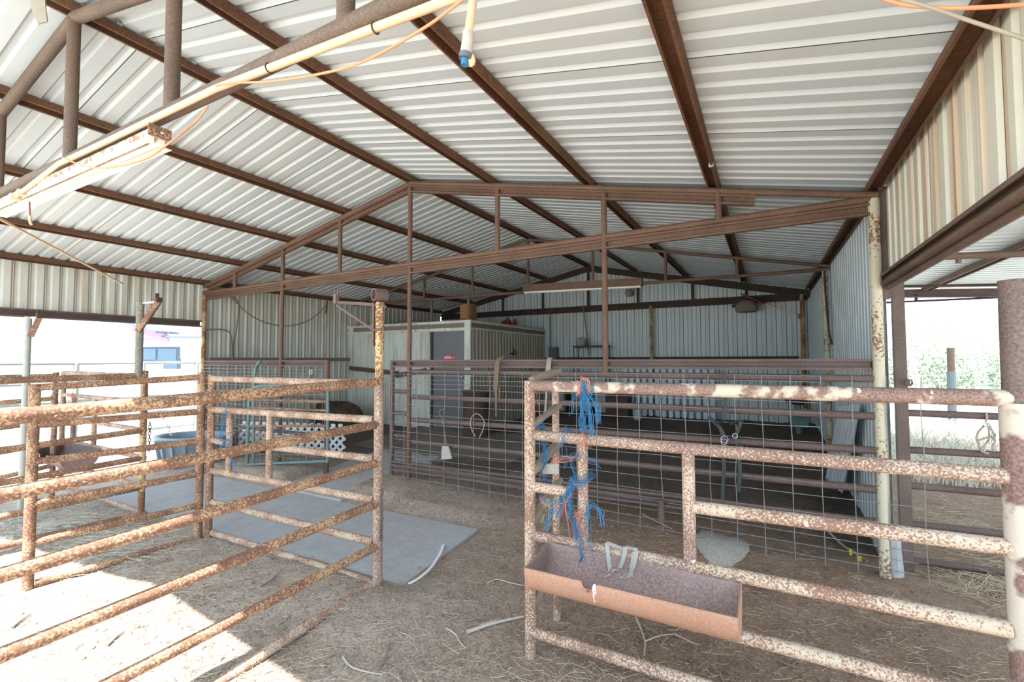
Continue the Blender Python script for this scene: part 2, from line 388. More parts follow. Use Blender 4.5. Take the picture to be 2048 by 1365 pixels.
# ------------------------------------------------------------------ roof and walls
PER = .1524
def prof(a0, a1, per, flat, slope, h):
    """list of (a, d) along a ribbed sheet; d>0 away from the viewer side"""
    out = []; a = a0
    while a < a1:
        out += [(a, 0), (a+flat, 0), (a+flat+slope, h), (a+per-slope, h)]; a += per
    out = [(q, d) for q, d in out if q < a1]; out.append((a1, 0))
    return out
mb = MB(); P = prof(Y0, 11.0, PER, .088, .018, .022)
for s in (-1, 1):
    vs = []; xe = (XR+.16) if s > 0 else (XL-.12)
    xs = [XM+(xe-XM)*k/4 for k in range(5)]
    for y, d in P:
        for x in xs: vs.append(V(x, y, roofz(x, y)+d))
    n = 5
    mb.add(vs, [(j*n+i, j*n+i+1, (j+1)*n+i+1, (j+1)*n+i) for j in range(len(P)-1) for i in range(4)])
# ridge cap above the sheets keeps the light out
mb.add([V(XM-.2, Y0, roofz(XM-.2, Y0)+.03), V(XM, Y0, ridge(Y0)+.035), V(XM+.2, Y0, roofz(XM+.2, Y0)+.03), V(XM-.2, 11, roofz(XM-.2, 11)+.03), V(XM, 11, ridge(11)+.035), V(XM+.2, 11, roofz(XM+.2, 11)+.03)], [(0,1,4,3),(1,2,5,4)])
struct('ceiling', mb, M['roof'])
def ribwall(mb, fixed, axis, a0, a1, zlo, zhi, out, per=PER, flat=.088, slope=.018, h=.02):
    """vertical ribbed sheet in plane axis-normal; out = +1/-1 direction away from the room"""
    P = prof(a0, a1, per, flat, slope, h); vs = []
    for a, d in P:
        for z in (zlo, zhi):
            zz = z(a) if callable(z) else z
            vs.append(V(fixed+d*out, a, zz) if axis == 'X' else V(a, fixed+d*out, zz))
    return mb.add(vs, [(2*j, 2*j+1, 2*j+3, 2*j+2) for j in range(len(P)-1)])
mb = MB()
ribwall(mb, XL, 'X', Y0, Y2, 2.24, lambda y: eave(y)+.03, -1)
ribwall(mb, XL, 'X', Y2, Y4, lambda y: ground(XL, y)-.05, lambda y: eave(y)+.03, -1)
struct('wall_left', mb, M['wall_left'])
mb = MB(); ribwall(mb, XR+.02, 'X', Y0, Y2+.02, 2.13, lambda y: eave(y)+.03, 1)
struct('wall_right_upper', mb, M['wall_stain'])
mb = MB(); ribwall(mb, XR-.0, 'X', Y2+.02, Y4+.05, lambda y: ground(XR, y)+.0 if y > 4.9 else ground(XR, y)+.22, lambda y: eave(y)+.03, 1)
struct('wall_right', mb, M['wall_right'])
mb = MB(); mb.box((XR+.0, Y2+.04, 2.45), (.05, .06, .85)); struct('trim_1', mb, M['mauve'])
mb = MB(); ribwall(mb, Y4+.03, 'Y', XL, XR+.03, lambda x: ground(x, Y4)-.05, lambda x: roofz(x, Y4)+.03, 1, .18, .14, .01, .02)
struct('wall_back', mb, M['wall_back'])

# beam along the bottom of the upper wall sheets
mb = MB(); mb.channel(V(XR+.01, Y0, 2.165), V(XR+.01, Y2+.05, 2.165), .08, .05, .007, V(-1,0,0)); mb.tube([V(XR+.02, Y0, 2.108), V(XR+.02, Y2, 2.108)], .02)
tag(obj('opening_header_beam', mb, M['pipe']), 'long brown header beam below the rust-streaked wall at the right opening', 'beam')
mb = MB(); mb.channel(V(XL+.02, Y0, 2.19), V(XL+.02, Y2-.04, 2.19), .11, .06, .008, V(1,0,0))
tag(obj('opening_header_beam', mb, M['mauve']), 'brown header beam above the left opening, below the ribbed wall sheets', 'beam')

# purlins
names = {0: 'dark brown ridge purlin along the highest line of the ceiling'}
for k in range(-4, 5):
    x = XM+k*1.143; x = max(XL+.06, min(XR-.05, x))
    mb = MB(); ys = [Y0+.02, 4.4, 10.85]
    for a, b_ in zip(ys, ys[1:]):
        sl = V(0,0,-1) if abs(k) != 9 else V(0,0,-1)
        zz = lambda y: roofz(x, y)-.006-(.014 if k == 0 else 0)
        tilt = 0 if k == 0 else (1 if k > 0 else -1)*.209
        mb.channel(V(x, a, zz(a)), V(x, b_, zz(b_)), .095, .058, .005, V(-tilt, 0, -1).normalized())
    side = 'right' if k > 0 else 'left'; o_ = ['', 'first', 'second', 'third', 'last'][abs(k)]
    lab = names.get(k) or (f'rust-brown roof purlin on the {side} eave, along the top of the {side} wall' if abs(k) == 4 else f'rust-brown roof purlin, {o_} to the {side} of the ridge purlin')
    pu = tag(obj('roof_purlin', mb, M['purlin']), lab, 'purlin', 'roof purlins')
    if k == 0:                                         # bright screw clips along its near end
        for i in range(9):
            y = 1.40+i*.1524*1.5; mb = MB(); mb.box((XM+.06, y, roofz(XM+.06, y)-.012), (.02,.035,.016)); obj('clip', mb, M['silver'], pu)
# ------------------------------------------------------------------ trusses
def truss(Y, label, rails, verts, pm, cm, drop=0.0, xl=XL+.05, xr=XR-.03, chz=(2.70,2.77), chan=True, r=.030, top_off=.092, rch=1.):
    t = thing('roof_truss', label, 'truss', (XM, Y, 2.6), 'roof trusses')
    def tz(x): return roofz(x, Y)-top_off
    for s, xe in ((-1, xl), (1, xr)):
        mb = MB(); mb.tube([V(xe, Y, tz(xe)), V(XM, Y, tz(XM))], r)
        if chan:
            xc = XM+(xe-XM)*(rch if s > 0 else .985); mb.channel(V(xc, Y+.02, tz(xc)-.075), V(XM, Y+.02, tz(XM)-.075), .085, .045, .006, V(0,-1,0))
        obj('top_chord', mb, pm, t)
    mb = MB(); cz = lambda x: chz[0]+(chz[1]-chz[0])*(x-xl)/(xr-xl)
    mb.tube([V(xl, Y, cz(xl)), V(xr, Y, cz(xr))], r); obj('bottom_chord', mb, pm, t)
    if chan:
        mb = MB(); mb.channel(V(xl+.03, Y+.02, cz(xl)-.078), V(xr-.03, Y+.02, cz(xr)-.078), .09, .045, .006, V(0,-1,0)); obj('bottom_channel', mb, cm, t)
    for x, zb in verts:
        mb = MB(); mb.tube([V(x, Y-.004, tz(x)), V(x, Y-.004, cz(x) if zb is None else zb)], r*.93); obj('web_post', mb, pm, t)
    return t
XS = [-7.40, -6.22, -5.02, -3.80, -2.56, -1.36, -.34]
# near truss
t1 = truss(Y1, 'near roof truss of speckled brown pipe at top left, nearest the camera', None,
      [(-5.11, None), (-3.81, None), (-2.60, None), (-1.36, None), (-.2, None)], M['pipe'], M['pipe'], chz=(2.853,2.823), chan=False, r=.037, top_off=.09)
# middle truss
truss(Y2, 'middle brown roof truss spanning the barn above the wire fence', None,
      [(-7.40, None), (-6.22, -.02), (-5.02, None), (-3.80, .10), (-2.56, None), (-1.36, 1.44), (-.34, None)], M['brown'], M['brown'], chz=(2.715,2.785), rch=.82)
truss(Y3, 'far brown pipe truss hanging behind the middle truss', None,
      [(x-.02, None) for x in XS] , M['brown'], M['dark'], chz=(2.84,2.80), chan=False, r=.026)
# gable truss on the back wall
truss(Y4-.05, 'dark gable truss set against the back wall', None, [(x, None) for x in (-7.2,-6.2,-5.02,-3.8,-2.6,-1.4,-.35)], M['dark'], M['dark'], chz=(2.86,2.86), chan=True, r=.03, top_off=.07)

def pole(name, lab, cat, pts, r, mat, n=14, group=None, r2=None):
    mb = MB(); mb.tube(pts, r, n, r2=r2)
    return tag(obj(name, mb, mat), lab, cat, group)
a = at(1747, 398, Y=Y2); b_ = at(1771, 1156, Y=Y2-.02)
pole('truss_post', 'cream pipe post with rusty top at the right end of the wire fence', 'post', [a, b_], .036, M['post_c'])
pole('truss_post', 'yellowed pipe post at the left end of the middle truss', 'post', [V(XL+.07, Y2, 2.68), V(XL+.07, Y2, -.06)], .036, M['post_y'])
p = at(1655, 545, Y=Y3); pole('truss_post', 'cream pipe post under the right end of the far truss', 'post', [V(p.x-.03, Y3, 2.80), V(p.x-.03, Y3, .2)], .036, M['post_c'])
pole('truss_post', 'tan pipe post in the right back corner of the barn', 'post', [V(.63, Y4-.1, 2.85), V(.63, Y4-.1, .25)], .04, M['post_y'])
p = at(1303, 700, Y=Y4-.1); pole('wall_post', 'tan pipe post standing against the middle of the back wall', 'post', [V(p.x, Y4-.1, 2.80), V(p.x, Y4-.1, .25)], .04, M['post_y'])
for px, lab in ((863, 'short brown pipe post standing on the shed roof left of the brown box'), (937, 'short brown pipe post standing on the shed roof at its front corner')):
    p = at(px, 640, Y=Y3+.02); pole('roof_prop', lab, 'post', [V(p.x, Y3+.02, 2.82), V(p.x, Y3+.02, 2.36)], .028, M['pipe'])
# girts
mb = MB(); mb.box((XL+.05, (Y2+Y3)/2+.0, 1.595), (.06, Y3-Y2-.2, .07)); tag(obj('wall_girt', mb, M['wood']), 'brown horizontal girt along the left wall behind the fence', 'girt')
mb = MB(); mb.box(((-5.0+.6)/2, Y4-.03, 1.60), (5.5, .07, .06)); tag(obj('wall_girt', mb, M['dark']), 'dark horizontal girt ledge along the back wall above the fence', 'girt')
mb = MB(); mb.box((XR-.03, (Y2+.2+Y4)/2, 1.52), (.05, Y4-Y2-.4, .07)); tag(obj('wall_girt', mb, M['mauve']), 'brown horizontal girt along the right wall behind the fence', 'girt')

# ------------------------------------------------------------------ corral panels
def rail_panel(name, label, A, B, spec, posts, base, cat='corral fence', group='pipe corral fences'):
    t = thing(name, label, cat, base, group)
    for (p, q, r, mat, *ext) in spec:
        a = on(A, B, *p); b_ = on(A, B, *q)
        if ext:                                    # lengthen beyond b (out of the frame)
            b_ = b_+(b_-a).normalized()*ext[0]
        mb = MB(); d = (b_-a); n = max(2, int(d.length/.25)); mb.tube([a+d*i/n for i in range(n+1)], r, 16)
        obj('rail', mb, M[mat], t)
    for (p, q, r, mat, nmm) in posts:
        a = on(A, B, *p) if len(p) == 2 else Vector(p); b_ = on(A, B, *q) if len(q) == 2 else Vector(q)
        b_ = V(a.x, a.y, b_.z)
        mb = MB(); mb.tube([a, (a+b_)/2, b_], r, 18); obj(nmm, mb, M[mat], t)
    return t
RR = .029
# side panel from the hinge post toward the camera at left
A, B = (-2.475, 2.517), (-2.487, .60)
l = [836, 991, 1152, 1312, 1481, 1652]; rr = [764, 850, 927, 1008, 1094, 1171]
t = rail_panel('corral_fence', 'near left corral panel of thick rusty rails running toward the camera', A, B,
   [((752, rr[i]-(5 if i == 5 else 0)), (0, l[i]-(8 if i == 5 else 0)), .029 if i else .031, 'rail' if i < 5 else 'railp', .35) for i in range(6)], [], (-2.48, 1.4, -.05))
# its end post with a closer bracket
tp = thing('gate_post', 'tall rusty gate post with a short pipe ring and arm on top, by the slab', 'post', (-2.475, 2.517, -.02), 'bracket posts')
mb = MB(); P0 = V(-2.475, 2.517, 0); mb.tube([P0+V(0,0,-.08), P0+V(0,0,1.41)], .0335, 18); obj('lower_post', mb, M['rail_r'], tp)
mb = MB(); mb.tube([P0+V(0,0,1.40), P0+V(0,0,2.0)], .030, 18); obj('upper_post', mb, M['post_y'], tp)
mb = MB(); q = P0+V(0,0,2.055); ax = V(.5,.5,0).normalized()
for s in (.046, .038):
    pass
c0, c1 = q-V(.35,.93,0).normalized()*.045, q+V(.35,.93,0).normalized()*.045
mb.tube([c0, c1], .047, 18, cap=False); mb.tube([c1, c0], .038, 18, cap=False)
mb.ring(c0, c1-c0, .0425, .006, 18, 6); mb.ring(c1, c1-c0, .0425, .006, 18, 6); obj('pipe_ring', mb, M['mauve'], tp)
mb = MB(); e = at(672, 605, D=3.42); tp0 = P0+V(-.03,0,1.985); lo = P0+V(-.035,0,1.79)
mb.bar(tp0, e+V(0,0,.0), .014, .022); mb.tube([e+V(.01,0,-.02), e+V(.06,-.0,-.05), lo], .011, 8); mb.box(e+V(0,0,.025), (.03,.03,.07)); mb.tube([e+V(-.012,0,.05), e+V(-.012,0,.10)], .006, 8); mb.tube([e+V(.018,0,.05), e+V(.018,0,.10)], .006, 8); obj('bracket_arm', mb, M['mauve'], tp)
mb = MB(); mb.box(P0+V(-.045,-.01,1.84), (.018,.03,.32)); mb.tube([P0+V(-.05,-.02,1.98), P0+V(.06,-.02,1.98), P0+V(.075,-.01,1.955)], .009, 8); mb.tube([P0+V(-.05,-.03,1.80), P0+V(.05,-.03,1.80)], .009, 8); obj('clamp', mb, M['mauve'], tp)
mb = MB(); rg = at(758, 765, D=3.26); mb.ring(rg, RT*.6+FW, .026, .007); obj('pipe_end_ring', mb, M['rail'], tp)
# cross panel between gate post and the double post
A, B = (-2.475, 2.517), (-4.594, 2.503)
L = [758, 820, 881, 942, 1005, 1066]; R = [768, 840, 918, 1000, 1085, 1167]
lin = lambda i, x: L[i]+(R[i]-L[i])*(x-425)/(745-425)
sp = [((425, L[i]), (748, R[i]), .0285, 'railp') for i in (0, 1, 3, 4, 5)]
sp += [((425, L[2]), (452, 887), .027, 'railp'), ((540, lin(2, 540)), (748, R[2]), .027, 'railp')]
rail_panel('corral_fence', 'cross panel of pale rusty rails behind the near left panel, with a head gap', A, B, sp,
   [((424, 750), (424, 1078), .031, 'rail', 'post'), ((460, lin(1, 460)), (460, lin(3, 460)), .027, 'railp', 'short_post'), ((540, lin(1, 540)), (540, lin(3, 540)), .027, 'railp', 'short_post')], (-3.5, 2.51, -.05))
# gate leaf from the double post toward lower left
A, B = (-4.64, 2.47), (-4.885, 1.424)
L = [776, 851, 924, 1007, 1085, 1168]; R = [755, 824, 883, 948, 1010, 1075]
rail_panel('corral_gate', 'rusty six-rail pipe gate at left, standing open behind the near panel', A, B,
   [((402, R[i]), (70, L[i]), .027, 'rail') for i in range(6)],
   [((404, 745), (404, 1077), .033, 'rail', 'post'), ((70, 770), (70, 1183), .035, 'rail', 'post')], (-4.8, 1.9, -.1), 'corral gate')
# next pen side
A, B = (-5.711, 2.484), (-5.83, 1.20)
L = [762, 833, 902, 967, 1035, 1095]; R = [752, 805, 861, 916, 974, 1027]
rail_panel('corral_fence', 'second rusty corral panel behind the open gate at far left', A, B,
   [((288, R[i]), (0, L[i]), .029, 'rail', .5) for i in range(6)],
   [((290, 742), (290, 1031), .030, 'post_y', 'post')], (-5.75, 1.9, -.1))
A, B = (-5.711, 2.484), (-8.0, 2.48)
q = lambda x, y0: 722+(y0-722)*(x+610)/900.
sp = [((288, y), (128, q(128, y)), .026, 'railp') for y in (752, 805, 916, 974, 1027)]
sp += [((288, 861), (190, q(190, 861)), .025, 'railp'), ((150, q(150, 861)), (128, q(128, 861)), .025, 'railp')]
rail_panel('corral_fence', 'bleached cross panel with a hanging trough at far left', A, B, sp,
   [((128, 745), (128, q(128, 1035)), .028, 'railp', 'post'), ((190, q(190, 805)), (190, q(190, 916)), .026, 'railp', 'short_post'), ((148, q(148, 805)), (148, q(148, 916)), .026, 'railp', 'short_post')], (-6.6, 2.48, -.1))
A, B = (-7.35, 2.45), (-7.6, 1.2)
rail_panel('corral_fence', 'farthest rusty corral panel at the left edge beside the opening', A, B,
   [((112, y), (0, y+d_), .026, 'rail', .4) for y, d_ in ((752, 3), (797, 9), (842, 15), (886, 20), (930, 26), (972, 32))],
   [((112, 745), (112, 1000), .028, 'rail', 'post')], (-7.5, 1.8, -.1))
# right panel with the feed trough
A, B = (-1.205, 2.405), (.774, 2.322)
L = [772, 870, 973, 1070, 1165, 1263]; R = [797, 953, 1094, 1258, 1410, 1562]
lin = lambda i, x: L[i]+(R[i]-L[i])*(x-1060)/(2010-1060)
rm = ['rail_p', 'rail_r', 'rail_w', 'rail_r', 'rail_w', 'rail_w']
sp = [((1060, L[i]), (2022, lin(i, 2022)), .0295 if i else .031, rm[i]) for i in (0, 1, 4, 5)]
sp += [((1060, L[3]), (1378, lin(3, 1378)), .0295, 'rail_r'), ((1378, lin(3, 1378)), (2022, lin(3, 2022)), .0295, 'rail_w')]
sp += [((1060, L[2]), (1136, 984), .0285, 'rail_w'), ((1377, lin(2, 1377)), (2022, lin(2, 2022)), .0295, 'rail_w')]
rail_panel('corral_fence', 'near right corral panel of cream and rust rails carrying the feed trough', A, B, sp,
   [((1059, 762), (1060, 1316), .0315, 'rail_w', 'post'), ((1165, lin(1, 1165)), (1165, lin(3, 1165)), .028, 'rail_r', 'short_post'), ((1376, lin(1, 1376)), (1376, lin(3, 1376)), .029, 'rail_r', 'short_post')], (-.2, 2.36, -.08))
# big near post at the right edge
bp = at(2040, 800, D=1.66); t = thing('corner_post', 'thick cream and rust post at the right edge of the picture', 'post', (bp.x, bp.y, -.07))
mb = MB(); mb.tube([V(bp.x, bp.y, 1.40), V(bp.x+.002, bp.y, 1.86)], .046, 24); obj('upper_post', mb, M['brownpost'], t)
mb = MB(); mb.tube([V(bp.x, bp.y, -.10), V(bp.x, bp.y, .6), V(bp.x, bp.y, 1.42)], .056, 24)
for z in (1.16, .88, .56): mb.tube([V(bp.x, bp.y, z-.01), V(bp.x, bp.y, z+.01)], .059, 24)
obj('sleeve', mb, M['post_w'], t)
# return frame with wooden rungs behind the right panel post
t = thing('rung_frame', 'short side frame with wooden rungs behind the near right panel post', 'frame', (-1.2, 2.7, -.07))
RX, RY = -1.205, 2.79
mb = MB(); mb.tube([V(RX, RY, -.1), V(RX, RY, 1.43)], .023, 14); obj('post', mb, M['rail_w'], t)
for k, (z0, z1) in enumerate(((1.46, 1.50), (1.20, 1.28), (.94, 1.04), (.66, .80), (.20, .36))):
    mb = MB(); r_ = random.uniform(.022, .030)
    mb.tube(curve([V(RX+.015, 2.41, z0), V(RX+.03, 2.58, (z0+z1)/2+.008), V(RX+.01, 2.82, z1)], 4), [r_*random.uniform(.85, 1.1) for _ in range(9)], 10); obj('wooden_rung', mb, M['wood'], t)
mb = MB(); mb.tube([V(RX, 2.40, 1.445), V(RX, RY, 1.445)], .018, 10); obj('top_bar', mb, M['mauve'], t)
mb = MB(); c_ = at(1100, 938, D=2.75); mb.box(c_, (.10,.02,.06), (RT, FW, UP)); obj('chipped_board', mb, M['bleached'], t)

# bracket posts standing on the left corral
def bracket_post(px, ytop, ybot, D, r, mat, lab, arm):
    a = at(px, ytop, D=D); b_ = V(a.x, a.y, ybot)
    t = thing('gate_post', lab, 'post', b_, 'bracket posts')
    mb = MB(); n = 9; mb.tube([a+(b_-a)*i/n+V(random.uniform(-.002,.002), 0, 0) for i in range(n+1)], [r*random.uniform(.94, 1.05) for _ in range(n+1)], 14); obj('pole', mb, M[mat], t)
    e = at(px+arm[0], ytop+arm[1], D=D); f_ = at(px+arm[2], ytop+arm[3], D=D-.05)
    mb = MB(); mb.bar(a+V(0,0,-.01), e, .03, .02); obj('top_arm', mb, M['rusty_white'], t)
    mb = MB(); mb.bar(e, f_, .035, .05); obj('brace_arm', mb, M['rail'], t)
    mb = MB(); mb.box(e+V(0,0,.02), (.05,.05,.05)); mb.box(e+V(-.03,0,.06), (.02,.03,.06)); obj('clamp', mb, M['dark'], t)
    return t
bracket_post(281, 606, 1.415, 4.86, .034, 'pole_grey', 'rough grey pole with a rusty triangular bracket, above the second left panel', (36, -2, -6, 58))
bracket_post(57, 634, -.15, 5.1, .032, 'palefence', 'paler bracket post at far left near the left opening', (22, 2, 4, 40))

# chains
def chain(name, lab, top, n, size, mat, parent=None):
    mb = MB(); p = Vector(top)
    for i in range(n):
        ax = V(1,0,0) if i % 2 else V(.2,1,0)
        mb.ring(p, ax, size, size*.22, 12, 6, .62); p = p-V(.002*math.sin(i), 0, size*1.62)
    return tag(obj(name, mb, mat), lab, 'chain')
chain('chain', 'rusty chain hanging from the right side of the gate post', at(764, 978, D=3.31), 12, .019, M['mauve'])
chain('chain', 'rusty chain hanging beside the post of the second left panel', on((-5.711, 2.484), (-5.83, 1.20), 300, 848), 9, .021, M['mauve'])

# ------------------------------------------------------------------ feed troughs
def trough(lab, x0, x1, yb, yf, zt, depth, notch=None, back_up=.05, mat_o='trough', mat_i='trough_in', slots=()):
    t = thing('feed_trough', lab, 'trough', ((x0+x1)/2, (yb+yf)/2, zt-depth), 'hanging feed troughs')
    def sec(th, r=1.0):
        # from back edge (th=0) round the bottom to the front edge (th=1)
        a = math.pi*th; cy = (yb+yf)/2; ry = (yb-yf)/2
        return V(0, cy+ry*math.cos(a)*r, zt-depth*math.sin(a)*r)
    nx, nt = 90, 18
    for nme, rr, mat in (('shell', 1.0, mat_o), ('lining', .965, mat_i)):
        vs = []; fs = []
        for i in range(nx+1):
            x = x0+(x1-x0)*i/nx
            for j in range(nt+1):
                p = sec(j/nt, rr); z = p.z
                if j == 0: z += back_up
                if j >= nt-5:
                    k = (j-(nt-5))/5
                    if notch and abs(x-notch[0]) < notch[1]:
                        dd = math.sqrt(max(0, notch[1]**2-(x-notch[0])**2)); z = min(z, zt-dd*1.0) if False else z
                        lim = zt-dd
                        if z > lim: z = lim
                    for s0, s1, dz in slots:
                        if s0 < x < s1: z = min(z, zt-dz)
                vs.append(V(x, p.y, z))
        fs = [(i*(nt+1)+j, i*(nt+1)+j+1, (i+1)*(nt+1)+j+1, (i+1)*(nt+1)+j) for i in range(nx) for j in range(nt)]
        mb = MB(); mb.add(vs, fs, True); o = obj(nme, mb, M[mat], t)
        if nme == 'shell':
            m_ = o.modifiers.new('th', 'SOLIDIFY'); m_.thickness = .004
    for x in (x0, x1):
        vs = [sec(j/16) + V(x, 0, 0) for j in range(17)]; vs[0].z += back_up
        vs2 = [v+V(.005 if x == x0 else -.005, 0, 0) for v in vs]
        mb = MB(); n = 17; mb.add(vs+vs2, [tuple(range(n)), tuple(range(2*n-1, n-1, -1))]+[(k, (k+1) % n, n+(k+1) % n, n+k) for k in range(n)])
        obj('end_plate', mb, M[mat_o if x == x1 else mat_i], t)
    return t
zb = at(1096, 1092, Y=2.355).z-.0
pL = at(1047, 1141, Z=zb-.01); pR = at(1477, 1240, Z=zb-.01)
yf = (pL.y+pR.y)/2
x0, x1 = pL.x, pR.x
xn = at(1176, 1172, Y=yf).x
t = trough('rust-orange half-pipe feed trough hung on the near right panel', x0, x1, 2.352, yf, zb, .15, (xn, .032), .02)
mb = MB(); p = at(1188, 1172, Y=yf-.006)
for k, (dx, w_, z0, z1) in enumerate(((0, .010, 0, -.030), (-.006, .007, -.012, -.062), (-.008, .004, -.05, -.10), (.004, .006, -.01, -.045))):
    n = 6; pts = []
    for i in range(n+1):
        z = z0+(z1-z0)*i/n; zz = zb+z; a = math.asin(min(1, max(0, -z/.15))); yy = (2.352+yf)/2-(2.352-yf)/2*math.cos(a)-.004
        pts.append(V(p.x+dx+.002*math.sin(i*2), yy, zz))
    mb.strip(pts, V(1,0,0), [w_*random.uniform(.7, 1.1) for _ in pts], .002)
obj('white_drip', mb, M['white'], t)
zb2 = at(185, 905, Y=2.42).z; q0 = at(48, 905, Z=zb2); q1 = at(190, 903, Y=2.4)
trough('purple-brown feed trough hung at the far left panel', q1.x-.95, q1.x, 2.44, 2.10, zb2, .16, None, .05, 'trough_in', 'mauve', ((q1.x-.62, q1.x-.58, .05), (q1.x-.52, q1.x-.35, .05)))

# ------------------------------------------------------------------ wire fence across the barn (under the middle truss)
def Zy(px, py, Y=Y2): return at(px, py, Y=Y)
t = thing('wire_fence', 'long pipe and wire mesh fence across the barn under the middle truss', 'fence', (-1.6, Y2, .05))
xa, xb = at(785, 724, Y=Y2).x, at(1742, 724, Y=Y2).x
mb = MB(); zt = 1.535; mb.channel(V(xa, Y2+.03, zt), V(xb, Y2+.03, zt), .088, .05, .007, V(0,-1,0)); obj('top_beam', mb, M['mauve'], t)
xp = -3.80
for zl, zr in ((744, 758), (794, 833), (840, 902), (884, 980)):
    a = at(825, zl, Y=Y2); b_ = at(1752, zr, Y=Y2); mb = MB(); mb.tube([a, (a+b_)/2, b_], .0285, 14); obj('rail', mb, M['mauve'], t)
for y in (783, 826, 871, 912):
    a = at(790, y, Y=Y2); mb = MB(); mb.tube([a, V(xp, Y2, a.z)], .025, 12); obj('short_rail', mb, M['mauve'], t)
a = at(787, 933, Y=Y2); b_ = at(1752, 1058, Y=Y2); mb = MB(); mb.channel(a, b_, .075, .05, .007, V(0,-1,0)); mb.tube([a+V(0,0,.055), b_+V(0,0,.055)], .02, 10); obj('bottom_beam', mb, M['mauve'], t)
mb = MB(); mb.tube([V(xa, Y2, 1.57), V(xa, Y2, .08)], .029, 14); obj('end_post', mb, M['mauve'], t)
p = at(1322, 1000, Y=Y2-.06); mb = MB(); mb.tube([p, V(p.x, p.y, p.z-.19)], .028, 12); obj('stub_post', mb, M['mauve'], t)
YM = Y2-.045
mb = MB(); xw = []
x = xa+.03
while x < 1.0: xw.append(x); x += .2
hz = [1.445, 1.40, 1.345, 1.30, 1.24, 1.16, 1.05, .93, .83, .72, .62, .52, .43, .34, .26, .18, .10]
for x in xw:
    r_ = .0032; pts = [V(x+random.uniform(-.004,.004)+.006*math.sin(z*9+x), YM, z) for z in (1.45, 1.2, .9, .6, .3, .0)]
    mb.tube(pts, r_, 5, cap=False)
for z in hz:
    xe = at(1822, 800, Y=YM).x if z < .62 else at(1640, 800, Y=YM).x
    n = 14; mb.tube([V(xa+.01+(xe-xa)*i/n, YM+.004, z-.05*(i/n)*(z < .5)+random.uniform(-.004,.004)) for i in range(n+1)], .0029, 5, cap=False)
obj('wire_mesh', mb, M['wire'], t)

# back left part of the fence line
t = thing('wire_fence', 'short pipe and wire mesh fence at the left wall behind the corral', 'fence', (-6.6, Y2, 0))
xa2, xb2 = XL+.12, at(655, 724, Y=Y2).x
mb = MB(); mb.channel(V(xa2, Y2+.03, 1.535), V(xb2, Y2+.03, 1.535), .085, .05, .007, V(0,-1,0)); obj('top_beam', mb, M['mauve'], t)
for z in (1.30, 1.07, .82, .55, .25):
    mb = MB(); mb.tube([V(xa2, Y2, z), V(xb2, Y2, z)], .026, 12); obj('rail', mb, M['mauve'], t)
mb = MB(); mb.tube([V(xb2, Y2, 1.58), V(xb2, Y2, -.02)], .033, 14); obj('end_post', mb, M['brown'], t)
mb = MB(); x = xa2+.05
while x < xb2-.05:
    mb.tube([V(x, YM, 1.46), V(x+.006, YM, .8), V(x, YM, 0)], .0028, 5, cap=False); x += .17
for z in (1.45, 1.40, 1.35, 1.28, 1.2, 1.1, 1.0, .9, .8, .7, .6, .5, .4, .3, .2, .1):
    mb.tube([V(xa2+(xb2-xa2)*i/8, YM, z+random.uniform(-.006,.006)) for i in range(9)], .0026, 5, cap=False)
obj('wire_mesh', mb, M['wire'], t)
mb = MB(); p = at(622, 745, Y=YM-.03); mb.ring(p, V(1,.4,0), .035, .006, 14, 6, .8); tag(obj('loop_handle', mb, M['white']), 'small white hook loop on the mesh of the left wall fence', 'hook')

# green gate leaf with mesh
A, B = (-5.95, 3.62), (-4.78, 4.0)
A = tuple(at(497, 900, Y=4.08).xy); B = tuple(at(655, 900, Y=4.24).xy)
t = thing('mesh_gate', 'dark green pipe gate with bent top corner and wire mesh, leaning at the slab', 'gate', (A[0], A[1], 0))
pts = [on(A, B, 494, 933), on(A, B, 497, 850), on(A, B, 499, 800), on(A, B, 504, 782), on(A, B, 516, 773), on(A, B, 560, 771), on(A, B, 640, 774), on(A, B, 654, 778), on(A, B, 656, 800), on(A, B, 655, 926)]
mb = MB(); mb.tube(curve(pts, 5), .021, 12); mb.tube([pts[0]+V(0,0,.02), pts[-1]+V(0,0,.02)], .019, 10); obj('frame', mb, M['green'], t)
for y0, y1 in ((800, 804), (816, 822), (853, 852), (872, 876)):
    mb = MB(); mb.tube([on(A, B, 500, y0), on(A, B, 654, y1)], .017, 10); obj('rail', mb, M['rail'], t)
mb = MB()
for k in range(10): x = 506+k*15.5; mb.tube([on(A, B, x, 776), on(A, B, x-1, 930)], .0025, 5, cap=False)
for y in (790, 806, 822, 838, 854, 868, 882, 896, 910): mb.tube([on(A, B, 498, y), on(A, B, 655, y)], .0025, 5, cap=False)
obj('wire_mesh', mb, M['wire'], t)
p = [on(A, B, 507, 935), on(A, B, 508, 790), on(A, B, 510, 750), on(A, B, 513, 733), on(A, B, 521, 722)]
mb = MB(); mb.tube(curve(p, 5), .017, 10); tag(obj('bent_pipe', mb, M['green']), 'bent green pipe end sticking up in front of the left wall fence', 'pipe')
